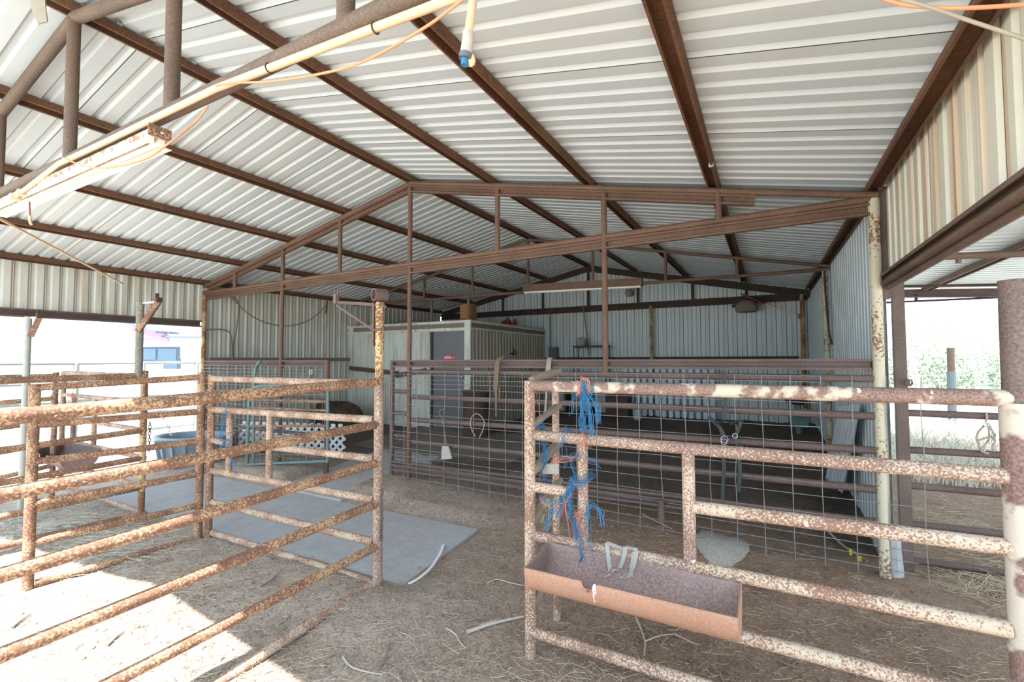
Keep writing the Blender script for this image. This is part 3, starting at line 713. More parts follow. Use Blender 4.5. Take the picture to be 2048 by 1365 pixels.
# lattice panel
A2 = tuple(at(478, 905, Z=.02).xy); B2 = tuple(at(692, 905, Z=.10).xy)
t = None; mb = MB()
pa, pb = on(A2, B2, 478, 905), on(A2, B2, 690, 905); ux = (V(pb.x, pb.y, 0)-V(pa.x, pa.y, 0)); Lg = ux.length; ux.normalize(); hh = .46; z0 = .08
def diag_bars(s):
    x = -hh
    while x < Lg:
        a = max(x, 0); b_ = min(x+hh, Lg)
        if b_-a > .02:
            za, zb_ = (a-x, b_-x) if s > 0 else (hh-(a-x), hh-(b_-x))
            o = V(pa.x, pa.y, z0)+ux.cross(V(0,0,1))*(.006*s)
            p0, p1 = o+ux*a+V(0,0,za), o+ux*b_+V(0,0,zb_); nrm = ux.cross(V(0,0,1)); tdir = (p1-p0).normalized(); w_ = tdir.cross(nrm)
            mb.box((p0+p1)/2, ((p1-p0).length, .042, .007), (tdir, w_, nrm))
        x += .13
diag_bars(1); diag_bars(-1)
tag(obj('lattice_panel', mb, M['lattice']), 'white plastic lattice panel standing behind the green mesh gate', 'lattice')

# water tank
q = at(353, 941, Z=-.02); fwd = V(FW.x, FW.y, 0).normalized(); hw = .56
base = V(q.x, q.y, 0)+fwd*(.70*hw); base.z = ground(base.x, base.y)+.012
t = thing('stock_tank', 'blue-grey plastic stock tank beside the corral posts at left', 'stock tank', base)
hT = .44
mb = MB(); mb.lathe(base, [(0, .0), (.80*hw, 0), (.83*hw, .03), (.97*hw, hT-.05), (1.04*hw, hT-.04), (1.05*hw, hT), (.98*hw, hT), (.95*hw, hT-.06), (.80*hw, .06), (0, .05)], 40, 1, .72, YAW); obj('tub', mb, M['tank'], t)
mb = MB()
for k in range(18):
    a = 2*math.pi*k/18; d = V(math.cos(a), .72*math.sin(a), 0); d = V(d.x*math.cos(YAW)-d.y*math.sin(YAW), d.x*math.sin(YAW)+d.y*math.cos(YAW), 0)
    mb.bar(base+d*hw*.86+V(0,0,.04), base+d*hw*.975+V(0,0,hT-.07), .05, .03, d)
obj('rib', mb, M['tank'], t)

# ------------------------------------------------------------------ shed inside the barn
YS = 7.505; XS0, XS1 = XL+.02, -5.02; zt = 2.352
t = thing('tack_shed', 'small ribbed metal shed with a grey door inside the barn, against the left wall', 'shed', ((XS0+XS1)/2, 9, .25))
dl, dr = at(862, 700, Y=YS).x, at(928, 700, Y=YS).x; dtop = 2.16
gz = ground(-6, YS)
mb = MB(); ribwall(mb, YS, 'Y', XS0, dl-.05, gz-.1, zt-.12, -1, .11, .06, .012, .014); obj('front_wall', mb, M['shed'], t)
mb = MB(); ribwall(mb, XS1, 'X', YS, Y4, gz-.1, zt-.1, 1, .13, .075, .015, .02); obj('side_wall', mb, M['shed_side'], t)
mb = MB(); mb.box(((XS0+XS1)/2, (YS+Y4)/2, zt-.01), (XS1-XS0+.04, Y4-YS, .03)); obj('roof', mb, M['wood'], t)
mb = MB()
mb.box(((XS0+XS1)/2, YS-.02, zt-.03), (XS1-XS0+.06, .03, .05)); mb.box(((XS0+XS1)/2, YS-.02, zt-.175), (XS1-XS0+.06, .03, .06))
mb.box((XS1+.02, (YS+Y4)/2, zt-.03), (.03, Y4-YS, .05)); mb.box((XS1+.02, (YS+Y4)/2, zt-.165), (.03, Y4-YS, .04))
mb.box((XS1-.045, YS-.015, (gz+zt)/2), (.14, .03, zt-gz+.0)); mb.box((dl-.06, YS-.015, (gz+dtop)/2), (.10, .03, dtop-gz)); mb.box((XS0+.08, YS-.012, (gz+zt)/2), (.16, .025, zt-gz-.1))
obj('trim_board', mb, M['shed'], t)
mb = MB(); mb.box(((XS0+XS1)/2, YS-.012, zt-.10), (XS1-XS0+.04, .02, .09)); mb.box((XS1+.012, (YS+Y4)/2, zt-.10), (.02, Y4-YS, .09)); obj('soiled_fascia', mb, M['wood'], t)
dr_ = None
mb = MB(); mb.box(((dl+dr)/2+.02, YS+.03, (gz+dtop)/2), (dr-dl-.04, .04, dtop-gz)); door = obj('door', mb, M['door'], t)
mb = MB(); mb.box((dl+.025, YS+.02, (gz+dtop)/2), (.05, .06, dtop-gz)); obj('door_jamb', mb, M['dark'], t)
sx0, sx1 = at(887, 715, Y=YS).x, at(911, 715, Y=YS).x; sz0, sz1 = at(890, 720, Y=YS).z, at(890, 711, Y=YS).z
mb = MB(); mb.box(((sx0+sx1)/2, YS+.006, (sz0+sz1)/2), (sx1-sx0, .006, sz1-sz0)); obj('sign', mb, M['red'], door)
def text_obj(txt, x, y, z, size, mat, parent, name):
    cu = bpy.data.curves.new(name, 'FONT'); cu.body = txt; cu.size = size; cu.align_x = 'LEFT'; cu.extrude = .001
    o = bpy.data.objects.new(name, cu); COL.objects.link(o); o.rotation_euler = (math.pi/2, 0, 0)
    dg = bpy.context.evaluated_depsgraph_get(); me = bpy.data.meshes.new_from_object(o.evaluated_get(dg))
    bpy.data.objects.remove(o); bpy.data.curves.remove(cu)
    mb = MB(); R = Matrix.Rotation(math.pi/2, 4, 'X')
    mb.add([R @ v.co+V(x, y, z) for v in me.vertices], [tuple(p.vertices) for p in me.polygons]); bpy.data.meshes.remove(me)
    return obj(name, mb, mat, parent)
# the photo's sign is two blurred white lines and a slanted stroke at its right end
mb = MB(); sw = sx1-sx0
for i in range(9): mb.box((sx0+.03+i*.018, YS+.002, sz1-.032), (.012, .002, .022))
for i in range(15): mb.box((sx0+.02+i*.0135, YS+.002, sz0+.032), (.010, .002, .018))
mb.bar(V(sx1-.055, YS+.002, sz0+.02), V(sx1-.02, YS+.002, sz1-.02), .002, .01); obj('sign_lettering', mb, M['white'], door)
mb = MB(); p = at(924, 755, Y=YS-.02); mb.lathe(p, [(0,-.03),(.025,-.02),(.03,0),(.025,.02),(0,.03)], 12); obj('door_knob', mb, M['silver'], door)
p0, p1 = at(700, 745, Y=YS-.05), at(820, 757, Y=YS-.05)
mb = MB(); mb.bar(V(p0.x, YS-.06, 1.40), V(-6.8, YS-.06, 1.30), .04, .09); mb.bar(V(-6.85, YS-.06, 1.25), V(-6.05, YS-.06, 1.37), .04, .09); obj('leaning_board', mb, M['brown'], t)
# hook on the side wall
mb = MB(); p = at(1027, 705, X=XS1+.05); mb.bar(p+V(0,0,.1), p-V(0,0,.1), .015, .015, V(1,0,0)); mb.bar(p-V(0,.15,.03), p+V(0,.15,-.03), .015, .03); mb.bar(p+V(0,.02,.04), p+V(0,.16,.0), .012, .012); tag(obj('wall_hook', mb, M['dark']), 'dark metal hook rack on the side wall of the shed', 'hook')
# things on the shed roof
bx = at(937, 622, Y=YS+.35); mb = MB(); mb.box((bx.x, YS+.35, zt+.165), (.26, .22, .33)); mb.box((bx.x+.02, YS+.35, zt+.34), (.2, .2, .02)); tag(obj('storage_box', mb, M['cardboard']), 'brown upright box on the front corner of the shed roof', 'box')
bx = at(1020, 645, X=XS1-.2); t2 = thing('red_bundle', 'dull red lumpy object on the shed roof near the back wall', 'object', (bx.x, bx.y, zt))
mb = MB()
for i in range(14): mb.lathe(V(bx.x+random.uniform(-.12,.12), bx.y+random.uniform(-.18,.18), zt+random.uniform(.04,.14)), [(0,-.05),(.04,-.03),(.05,0),(.04,.03),(0,.05)], 8)
obj('body', mb, M['redmetal'], t2)
mb = MB(); bx = at(820, 640, Y=YS+.5)
mb.lathe(V(bx.x, YS+.5, zt+.02), [(0,0),(.40,0),(.42,.03),(.3,.06),(0,.07)], 20, 1, .6); tag(obj('flat_bundle', mb, M['wood']), 'low flat brown bundle lying on the shed roof', 'bundle')

# drum by the shed door
dp = at(953, 872, Z=.22); t = thing('oil_drum', 'dark rusted steel drum standing by the shed door', 'drum', dp)
rD = .24; mb = MB(); mb.lathe(dp, [(0,0),(rD*.97,0),(rD,.02),(rD,.25),(rD*1.05,.27),(rD,.29),(rD,.50),(rD*1.05,.52),(rD,.54),(rD,.76),(rD*1.05,.78),(rD*1.02,.80),(rD*.95,.80),(rD*.94,.70),(0,.69)], 32); obj('body', mb, M['drum'], t)
mb = MB(); mb.ring(dp+V(0,0,.80), V(0,0,1), rD*1.03, .014, 32, 6); obj('rim', mb, M['brown'], t)
# brown heap left of the shed
hp = at(672, 832, Y=6.7); hp.z = ground(hp.x, 6.7)
mb = MB(); n, m_ = 22, 10; vs = []
for j in range(m_+1):
    for i in range(n):
        a = 2*math.pi*i/n; f_ = j/m_; R_ = math.cos(f_*math.pi/2)**.38; rx = .62*R_*(1+.12*math.sin(3*a+2*f_)+.06*math.sin(7*a)); vs.append(hp+V(rx*math.cos(a), .5*rx*math.sin(a), .50*math.sin(f_*math.pi/2)**.8*(1+.1*math.sin(2*a))))
mb.add(vs, [(j*n+i, j*n+(i+1) % n, (j+1)*n+(i+1) % n, (j+1)*n+i) for j in range(m_) for i in range(n)], True)
tag(obj('covered_heap', mb, M['heap']), 'dark brown heap slumped between the left wall and the shed', 'heap')

# back wall fittings
p = at(1107, 708, Y=Y4-.1); t = thing('fuse_box', 'grey fuse box with a conduit on the back wall right of the shed', 'fuse box', p)
mb = MB(); mb.box(p+V(0,0,0), (.22,.12,.32)); mb.box(p+V(0,-.065,0), (.18,.01,.27)); obj('case', mb, M['greybox'], t)
mb = MB(); mb.tube([p+V(-.09,.02,.1), p+V(-.09,.02,1.05), p+V(-.06,.02,1.12)], .015, 8); obj('conduit', mb, M['greybox'], t)
for s, lab in ((-1, ''), (1, '')):
    mb = MB(); mb.tube(curve([p+V(.05*s,0,-.12), p+V(.2*s,-.03,-.16), p+V(.38*s,-.03,-.18)], 5), .012, 8); obj('cable', mb, M['black'], t)
a, b_ = at(1149, 694, Y=Y4-.35), at(1216, 694, Y=Y4-.35)
t = thing('metal_stand', 'thin black metal stand against the back wall', 'stand', ((a.x+b_.x)/2, Y4-.35, .28))
mb = MB(); mb.box(((a.x+b_.x)/2, Y4-.3, a.z), (b_.x-a.x, .35, .035)); obj('top', mb, M['black'], t)
for x in (a.x+.02, b_.x-.02):
    for y in (Y4-.46, Y4-.15): mb = MB(); mb.tube([V(x, y, a.z), V(x, y, .26)], .014, 8); obj('leg', mb, M['black'], t)
a = at(1167, 612, Y=Y4-.1); b_ = at(1178, 712, Y=Y4-.1); mb = MB(); mb.bar(a, b_, .02, .035, V(0,1,0)); tag(obj('wall_rod', mb, M['wood']), 'brown rod leaning on the back wall above the black stand', 'rod')
p = at(1162, 685, Y=Y4-.3); mb = MB(); mb.lathe(p, [(0,-.12),(.10,-.11),(.12,0),(.10,.10),(0,.12)], 14); tag(obj('pale_pot', mb, M['shed_side']), 'small pale pot on the black metal stand', 'pot')
# white slat panel at the foot of the back wall
xa_, xb_ = at(1245, 780, Y=Y4-.2).x, at(1432, 780, Y=Y4-.2).x; t = thing('slat_panel', 'white slatted panel leaning at the foot of the back wall', 'panel', ((xa_+xb_)/2, Y4-.2, .28))
n = 14
for i in range(n):
    x = xa_+(xb_-xa_)*(i+.5)/n; mb = MB(); mb.box((x, Y4-.2, .86), ((xb_-xa_)/n*.62, .02, 1.12)); obj('slat', mb, M['slat'], t)
mb = MB()
for z in (.55, 1.2): mb.box(((xa_+xb_)/2, Y4-.17, z), (xb_-xa_, .03, .07))
obj('cross_bar', mb, M['slat'], t)
# low dark clutter along the back wall
for px, py, sz, mat, lab in ((1235, 800, (.5,.35,.5), 'drum', 'dark box on the floor left of the white slat panel'), (1150, 775, (.7,.4,.12), 'dark', 'dark shelf board beneath the black metal stand'), (1282, 812, (.18,.18,.22), 'slat', 'small pale bucket on the dirt in front of the slat panel')):
    p = at(px, py, Y=Y4-.6); gzz = ground(p.x, Y4-.6); mb = MB()
    if 'bucket' in lab: mb.lathe(V(p.x, Y4-.9, gzz), [(0,0),(.08,0),(.10,.2),(.11,.21),(.095,.2),(.08,.03),(0,.03)], 16)
    elif 'shelf' in lab: mb.box((p.x, Y4-.3, gzz+.55), sz); [mb.box((p.x+s*.3, Y4-.3, gzz+.27), (.05,.3,.5)) for s in (-1, 1)]
    else: mb.box((p.x, Y4-.5, gzz+sz[2]/2), sz); mb.box((p.x, Y4-.5, gzz+sz[2]), (sz[0]+.03, sz[1]+.03, .03))
    tag(obj('clutter_box' if 'box' in lab else 'bucket' if 'bucket' in lab else 'low_shelf', mb, M[mat]), lab, 'box' if 'box' in lab else 'bucket' if 'bucket' in lab else 'shelf')
# green pump in the back right corner
p = at(1597, 835, Y=9.6); gzz = ground(p.x, 9.6); t = thing('water_hydrant', 'small dark green pump in the right back corner of the dirt floor', 'pump', (p.x, 9.6, gzz))
mb = MB(); mb.tube([V(p.x, 9.6, gzz), V(p.x, 9.6, gzz+.5)], .05, 10); mb.box((p.x, 9.6, gzz+.2), (.28,.16,.16)); obj('body', mb, M['green'], t)
mb = MB(); mb.lathe(V(p.x, 9.6, gzz+.55), [(0,-.06),(.1,-.04),(.12,.02),(.06,.07),(0,.08)], 12); mb.tube([V(p.x-.2, 9.6, gzz+.56), V(p.x+.15, 9.6, gzz+.6)], .03, 8); obj('head', mb, M['black'], t)
# loose bent sheet against the right wall
pts = [at(1668, 800, X=XR-.12), at(1690, 895, X=XR-.12)]
mb = MB(); y0_, y1_ = 5.55, 6.9; vs = []; n = 26
for i in range(n+1):
    f_ = i/n; d = .02*(1 if (i//2) % 2 else -1)
    for j in range(2): vs.append(V(XR-.04-.10*j-.05*f_+d*.8, 5.25+f_*1.1+j*.55+d, .22+ (1-j)*.95*1.0 + (0 if j else -.0) - f_*.12))
mb.add(vs, [(2*i, 2*i+1, 2*i+3, 2*i+2) for i in range(n)]); o = obj('loose_sheet', mb, M['wall_right']); o.modifiers.new('t', 'SOLIDIFY').thickness = .003
tag(o, 'loose bent ribbed sheet leaning on the right wall behind the cream post', 'metal sheet')

# ------------------------------------------------------------------ lights and pipes overhead
def tube_lamp(lab, a, b_, w_, mat, hh=.05):
    """open fluorescent batten hung from a to b"""
    a, b_ = Vector(a), Vector(b_); t = thing('tube_light', lab, 'light fixture', (a+b_)/2, 'fluorescent battens')
    d = (b_-a).normalized(); x = d.cross(V(0,0,1)).normalized()
    mb = MB(); mb.bar(a+V(0,0,(hh-.05)/2), b_+V(0,0,(hh-.05)/2), w_, hh); obj('housing', mb, M[mat], t)
    for s in (-1, 1):
        mb = MB(); mb.tube([a+x*(w_*.32*s)+d*.06-V(0,0,.035), b_+x*(w_*.32*s)-d*.06-V(0,0,.035)], .0155, 14); obj('glass_tube', mb, M['white'], t)
        for e, dd in ((a, 1), (b_, -1)):
            mb = MB(); mb.box(e+d*dd*.04+x*(w_*.32*s)-V(0,0,.03), (.03,.03,.045), (x, d, V(0,0,1))); obj('lamp_holder', mb, M['white'], t)
    return t
pa = at(330, 268, Y=Y1-.03); pb = at(0, 405, Y=Y1-.03)
pa = at(318, 264, Y=Y1-.03); pb = at(0, 409, Y=Y1-.03)
tl = tube_lamp('rusty white fluorescent batten under the near truss at upper left', pa, pa+(pb-pa)*1.12, .075, 'rusty_white', .03)
mb = MB(); mb.box(pa+V(.008,0,-.005), (.012,.10,.055)); obj('end_cap', mb, M['rail'], tl)
mb = MB(); mb.bar(pa+V(-.1,.075,-.03), pa+(pb-pa)*1.12+V(0,.075,-.03), .06, .004); obj('reflector', mb, M['white'], tl)
pa = at(1048, 582, Y=Y3-.02); pb = at(1285, 569, Y=Y3-.02)
tube_lamp('brown fluorescent batten hanging from the far truss near the back wall', pa, pb, .10, 'brown', .13)
# plastic water pipe clipped along the near truss
p0 = at(905, -3, Y=Y1-.06); p1 = at(430, 178, Y=Y1-.05); p2 = at(210, 285, Y=Y1-.06); p3 = at(118, 328, Y=Y1-.07); p4 = at(30, 395, Y=Y1-.09)
p0 = p1+(p0-p1)*1.5
t = thing('water_pipe', 'yellowed plastic water pipe strapped along the near truss', 'pipe', p1, 'mist line pipes')
mb = MB(); mb.tube([p0, p1, p2, p3], .0155, 12); obj('pipe', mb, M['pvc'], t)
mb = MB(); mb.tube([p3, p4], .014, 12); mb.box(p4, (.05,.05,.04)); mb.box(p4+(p3-p4)*.15, (.035,.035,.04)); obj('drop_pipe', mb, M['pvc'], t)
for f_ in (.25, .5, .8):
    mb = MB(); q = p0+(p1-p0)*f_; mb.ring(q, (p1-p0), .0185, .003, 14, 5); obj('clip', mb, M['dark'], t)
# hanging spray nozzle pipe
a = at(947, -8, D=1.35); b_ = at(934, 92, D=1.30)
t = thing('spray_nozzle', 'hanging tan pipe with a taped blue spray nozzle at top centre', 'nozzle', b_)
mb = MB(); mb.tube([a+(a-b_)*.6, b_], .0125, 12); obj('pipe', mb, M['pvc'], t)
mb = MB(); c_ = at(930, 118, D=1.30); mb.tube([b_+(a-b_)*.25, b_, c_], .0165, 10); obj('tape_wrap', mb, M['bleached'], t)
mb = MB(); e = at(929, 131, D=1.30); mb.tube([b_+(c_-b_)*.6, c_], .0185, 12); obj('nozzle_body', mb, M['greybox'], t)
mb = MB(); mb.tube([c_, e], .011, 10); obj('nozzle_tip', mb, M['blue'], t)
mb = MB(); mb.lathe(at(941, 122, D=1.31), [(0,-.018),(.012,-.01),(.015,.0),(.012,.014),(0,.02)], 10); obj('wrapped_cord', mb, M['pvc'], t)
# long tan nozzle rods
def rod(lab, a, b_, r0, r1, mat='pvc', extra=None):
    t = thing('mist_rod', lab, 'pipe', b_, 'mist line pipes'); mb = MB(); mb.tube([a, b_], r0, 10, r2=r1); obj('pipe', mb, M[mat], t)
    return t
rod('long thin tan rod slanting below the left ceiling', at(-30, 422, D=3.4), at(245, 568, D=5.4), .010, .011)
a, m1, b_ = at(1482, 588, Y=10.72), at(1530, 609, Y=10.5), at(1600, 633, Y=10.2)
t = rod('tan and red rod with a knob slanting below the far right ceiling', m1, b_, .014, .014)
mb = MB(); mb.tube([a, m1], .018, 8); obj('red_end', mb, M['redmetal'], t); mb = MB(); mb.lathe(b_, [(0,-.05),(.03,-.04),(.045,0),(.04,.04),(0,.05)], 10); obj('knob', mb, M['wood'], t)
a, m1, b_ = at(655, 598, X=XL+.07), at(652, 628, X=XL+.06), at(650, 655, X=XL+.06)
t = rod('red and tan rod hanging on the left wall above the mesh', m1, b_, .014, .016)
mb = MB(); mb.tube([a, m1], .017, 8); obj('red_end', mb, M['redmetal'], t)
p = at(655, 586, X=XL+.15); mb = MB(); mb.lathe(p, [(0,-.02),(.03,-.03),(.10,.05),(.09,.05),(0,-.0)], 12); tag(obj('lamp_shade', mb, M['shed']), 'small pale lamp shade under the left eave far back', 'lamp')
# lamp cage far right
p = at(1493, 612, Y=10.6); t = thing('caged_lamp', 'dusty caged lamp hanging near the back right of the barn', 'lamp', p)
mb = MB(); mb.lathe(p, [(0,.12),(.13,.10),(.22,.0),(.21,-.10),(.17,-.13),(0,-.13)], 16, 1, .8); obj('body', mb, M['wood'], t)
mb = MB(); mb.tube([p+V(-.12,0,.03), p+V(-.27,0,.0)], .03, 8); mb.tube([p+V(0,0,.08), V(p.x, Y4-.06, 2.84)], .014, 6); obj('mount', mb, M['dark'], t)
# small vent globe on the back gable
p = at(1258, 586, Y=Y4-.1); mb = MB(); mb.lathe(p, [(0,-.10),(.07,-.08),(.10,0),(.07,.08),(0,.1)], 14); tag(obj('paper_nest', mb, M['leather2']), 'pale round wasp nest on the back gable beside the far light', 'nest')
p = at(1406, 277, X=-.40); mb = MB(); mb.lathe(V(-.345, p.y, roofz(-.345, p.y)-.055), [(0,-.02),(.018,-.015),(.022,0),(.016,.02),(0,.022)], 10); tag(obj('wasp_nest', mb, M['bleached']), 'small grey wasp nest inside the purlin near the right eave', 'nest')
# cords
def cord(lab, pts, r, mat, cat='cord', name='cord'):
    mb = MB(); mb.tube(curve(pts, 8), r, 7); return tag(obj(name, mb, M[mat]), lab, cat)
cord('thin orange cord draped from the near truss across the ceiling', [at(432, 172, Y=1.12), at(470, 166, Y=1.12), at(540, 163, Y=1.10), at(640, 148, Y=1.08), at(730, 122, Y=1.06), at(850, 55, Y=1.03), at(940, -12, Y=1.0)], .0045, 'orange_cord')
cord('thin orange cord looping under the near fluorescent batten', [at(416, 212, Y=1.12), at(390, 245, Y=1.10), at(340, 285, Y=1.02), at(290, 318, Y=1.0), at(220, 335, Y=1.0), at(170, 333, Y=1.02), at(125, 315, Y=1.1)], .0045, 'orange_cord')
cord('bright orange cord crossing the top right corner', [at(1740, -14, D=1.0), at(1800, 8, D=.98), at(1880, 16, D=.96), at(1960, 15, D=.94), at(2070, 8, D=.92)], .0042, 'orange_cord')
cord('pale brown rope crossing the top right corner below the orange cord', [at(1770, -10, D=.95), at(1850, 12, D=.93), at(1940, 42, D=.92), at(2070, 85, D=.9)], .0038, 'leather2', 'rope', 'rope')
t = thing('pull_cord', 'short red pull cord with a brass end under the near batten', 'cord', at(60, 440, Y=1.2))
mb = MB(); mb.tube([at(59, 402, Y=1.2), at(60, 434, Y=1.2)], .004, 7); obj('cord', mb, M['redmetal'], t); mb = MB(); mb.tube([at(60, 432, Y=1.2), at(60, 443, Y=1.2), at(62, 449, Y=1.2)], .009, 8); obj('end', mb, M['pvc'], t)
cord('brown cable sagging across the left wall far back', [at(455, 588, X=XL+.1), at(500, 630, X=XL+.1), at(540, 648, X=XL+.12), at(580, 652, X=XL+.12), at(620, 640, X=XL+.12), at(652, 612, X=XL+.14)], .010, 'wood', 'cable', 'cable')
cord('thin bent grey conduit on the left wall beside the yellowed post', [at(412, 660, X=XL+.08), at(445, 660, X=XL+.08), at(460, 668, X=XL+.08), at(464, 700, X=XL+.08), at(465, 722, X=XL+.08)], .013, 'pole_grey', 'conduit', 'conduit')
cord('tan bent rod hanging on the left wall right of the conduit', [at(460, 590, X=XL+.07), at(476, 605, X=XL+.07), at(474, 650, X=XL+.07), at(467, 690, X=XL+.07), at(466, 716, X=XL+.07)], .011, 'wood', 'rod', 'rod')
# strap flap at the top left corner
mb = MB(); mb.strip([at(74, -20, D=2.2), at(78, 18, D=2.2), at(86, 46, D=2.2)], RT, [.075, .066, .045], .006); tag(obj('hanging_strap', mb, M['leather2']), 'tan strap end hanging from above at the top left corner', 'strap')
# dark cable on the cream post
cord('dark cable looping down the post under the far truss', [at(1648, 540, Y=Y3-.06), at(1652, 600, Y=Y3-.06), at(1658, 660, Y=Y3-.06), at(1664, 690, Y=Y3-.05)], .012, 'dark', 'cable', 'cable')

# ------------------------------------------------------------------ tack hanging on the fences
mb = MB(); a = at(1000, 720, Y=Y2-.01)
mb.strip(curve([V(a.x+.05, Y2+.08, 1.5), V(a.x+.04, Y2+.02, 1.60), at(996, 722, Y=Y2-.03), at(993, 750, Y=Y2-.06), at(991, 780, Y=Y2-.06)], 5), V(1,0,0), .055, .006); mb.strip([at(992, 775, Y=Y2-.065), at(992, 835, Y=Y2-.065)], V(1,0,0), [.03, .012], .005); mb.strip([at(999, 775, Y=Y2-.065), at(999, 800, Y=Y2-.065)], V(1,0,0), .015, .005)
tag(obj('hanging_strap', mb, M['leather']), 'brown leather strap draped over the top beam of the long wire fence', 'strap')
mb = MB(); mb.strip(curve([V(at(1102,720,Y=Y2).x, Y2+.08, 1.52), at(1100, 716, Y=Y2+.03), at(1098, 722, Y=Y2-.03), at(1096, 745, Y=Y2-.06), at(1094, 772, Y=Y2-.06)], 5), V(1,0,0), .05, .006); mb.strip([at(1094, 770, Y=Y2-.06), at(1090, 830, Y=Y2-.06)], V(1,0,0), .02, .004)
tag(obj('hanging_strap', mb, M['leather2']), 'grey tan strap draped over the fence beam above the wooden rungs', 'strap')
mb = MB(); pts = [at(951, 874, Y=YM-.01), at(942, 855, Y=YM-.01), at(943, 836, Y=YM-.01), at(954, 828, Y=YM-.01), at(966, 838, Y=YM-.01), at(968, 853, Y=YM-.01), at(959, 876, Y=YM-.01)]
mb.tube(curve(pts, 6), .006, 7); tag(obj('rope_loop', mb, M['leather2']), 'teardrop loop of pale rope tied on the long wire fence', 'rope')
t = thing('paper_bag', 'small white paper bag hung by wires on the long wire fence', 'bag', at(890, 918, Y=YM-.03))
mb = MB(); q = [at(884, 893, Y=YM-.03), at(896, 893, Y=YM-.03), at(903, 918, Y=YM-.05), at(882, 920, Y=YM-.05)]
mb.add(q+[v+V(0,.02,0) for v in q], [(0,1,2,3),(7,6,5,4),(0,4,5,1),(2,6,7,3),(1,5,6,2),(0,3,7,4)]); obj('bag', mb, M['webbing'], t)
mb = MB(); mb.tube(curve([at(893, 893, Y=YM-.03), at(890, 870, Y=YM-.02), at(884, 840, Y=YM-.02), at(878, 824, Y=YM-.02), at(890, 817, Y=YM-.02)], 4), .0025, 5); obj('wire_hanger', mb, M['wire'], t)
def halter(lab, mat, segs, rings, plane, wd=.022, extra=None):
    t = thing('halter', lab, 'halter', plane(*segs[0][-1]), 'horse halters')
    for s in segs:
        mb = MB(); pts = [plane(*p) for p in s]; mb.strip(curve(pts, 5) if len(pts) > 2 else pts, RT, wd, .004); obj('strap', mb, M[mat], t)
    for x, y, r_ in rings:
        mb = MB(); mb.ring(plane(x, y)+V(0,-.008,0), FW, r_, .0035, 16, 6); obj('ring', mb, M['silver'], t)
    return t
pl = lambda Y: (lambda x, y: at(x, y, Y=Y))
f_ = lambda x, y: at(x, y, D=3.52)
halter('brown webbing halter hung on the right gate in front of the pasture', 'leather2', [[(1972,824),(1974,835),(1971,845)], [(1968,852),(1956,866),(1953,878)], [(1953,878),(1958,892),(1963,902)], [(1957,881),(1976,875)], [(1975,846),(1978,862),(1977,880),(1970,890),(1964,900)], [(1976,848),(1985,864),(1989,876),(1983,882)], [(1978,872),(1990,882),(1985,895),(1990,908)], [(1963,903),(1978,908),(1994,908)]], [(1971,850,.016),(1987,871,.016),(1980,884,.012),(1964,901,.012)], f_, .016)
g_ = lambda x, y: at(x, y, Y=YM-.05)
halter('black nylon headstall tangled on the long wire fence', 'black', [[(1418,834),(1432,848),(1442,860),(1444,880)], [(1432,848),(1450,843),(1464,846),(1480,842)], [(1448,836),(1451,800),(1449,765),(1446,742)], [(1482,838),(1478,856),(1472,872),(1474,890)], [(1444,862),(1449,880),(1448,892)], [(1446,905),(1448,940),(1446,965),(1445,1000)], [(1478,915),(1480,945),(1477,985)], [(1460,850),(1473,846),(1487,843)], [(1440,892),(1455,900),(1470,903),(1484,890)]], [(1449,879,.03),(1470,872,.02),(1448,884,.025)], g_, .03)
def h2(x, y):
    return on((-1.205, 2.405), (.774, 2.322), x, y)+V(0,-.045,0)
halter('grey webbing halter draped over the rail into the feed trough', 'webbing', [[(1219,1080),(1222,1110),(1227,1145)], [(1219,1080),(1235,1086),(1252,1092)], [(1256,1088),(1252,1110),(1245,1130)], [(1256,1088),(1272,1092),(1278,1095)], [(1278,1095),(1272,1125),(1262,1150),(1263,1175)], [(1274,1098),(1266,1140),(1263,1170)], [(1230,1146),(1250,1148),(1262,1142)], [(1227,1152),(1228,1165),(1230,1172)]], [(1227,1150,.021),(1238,1140,.02)], h2, .020)

# ------------------------------------------------------------------ baling twine
def twine(lab, strands, base):
    """strands: (material, radius, list of points, how many wavering copies)"""
    t = thing('baling_twine', lab, 'twine', base, 'knots of baling twine')
    by = {}
    for mat, r, pts, n in strands:
        mb = by.setdefault(mat, MB())
        for k in range(int(n*1.5) if n > 1 else 1):
            j = .010 if n > 1 else 0
            mb.tube(curve([Vector(p)+V(random.gauss(0, j), random.gauss(0, j), random.gauss(0, j)) for p in pts], 5), r*random.uniform(.30, .46), 4)
    for mat, mb in by.items(): obj(mat+'_strands', mb, M[mat], t)
    return t
S = lambda x, y, d=.045: on((-1.205, 2.405), (.774, 2.322), x, y)+V(0,-d,0)
Sb = lambda x, y: on((-1.205, 2.405), (.774, 2.322), x, y)+V(0,.05,0)
def loop(x, y0, y1, dx=6): return [S(x, y0), S(x+dx*.3, (y0+y1)/2, .05), S(x+dx*.5, y1), Sb(x+dx*.4, y1), Sb(x, y0), S(x+1, y0)]
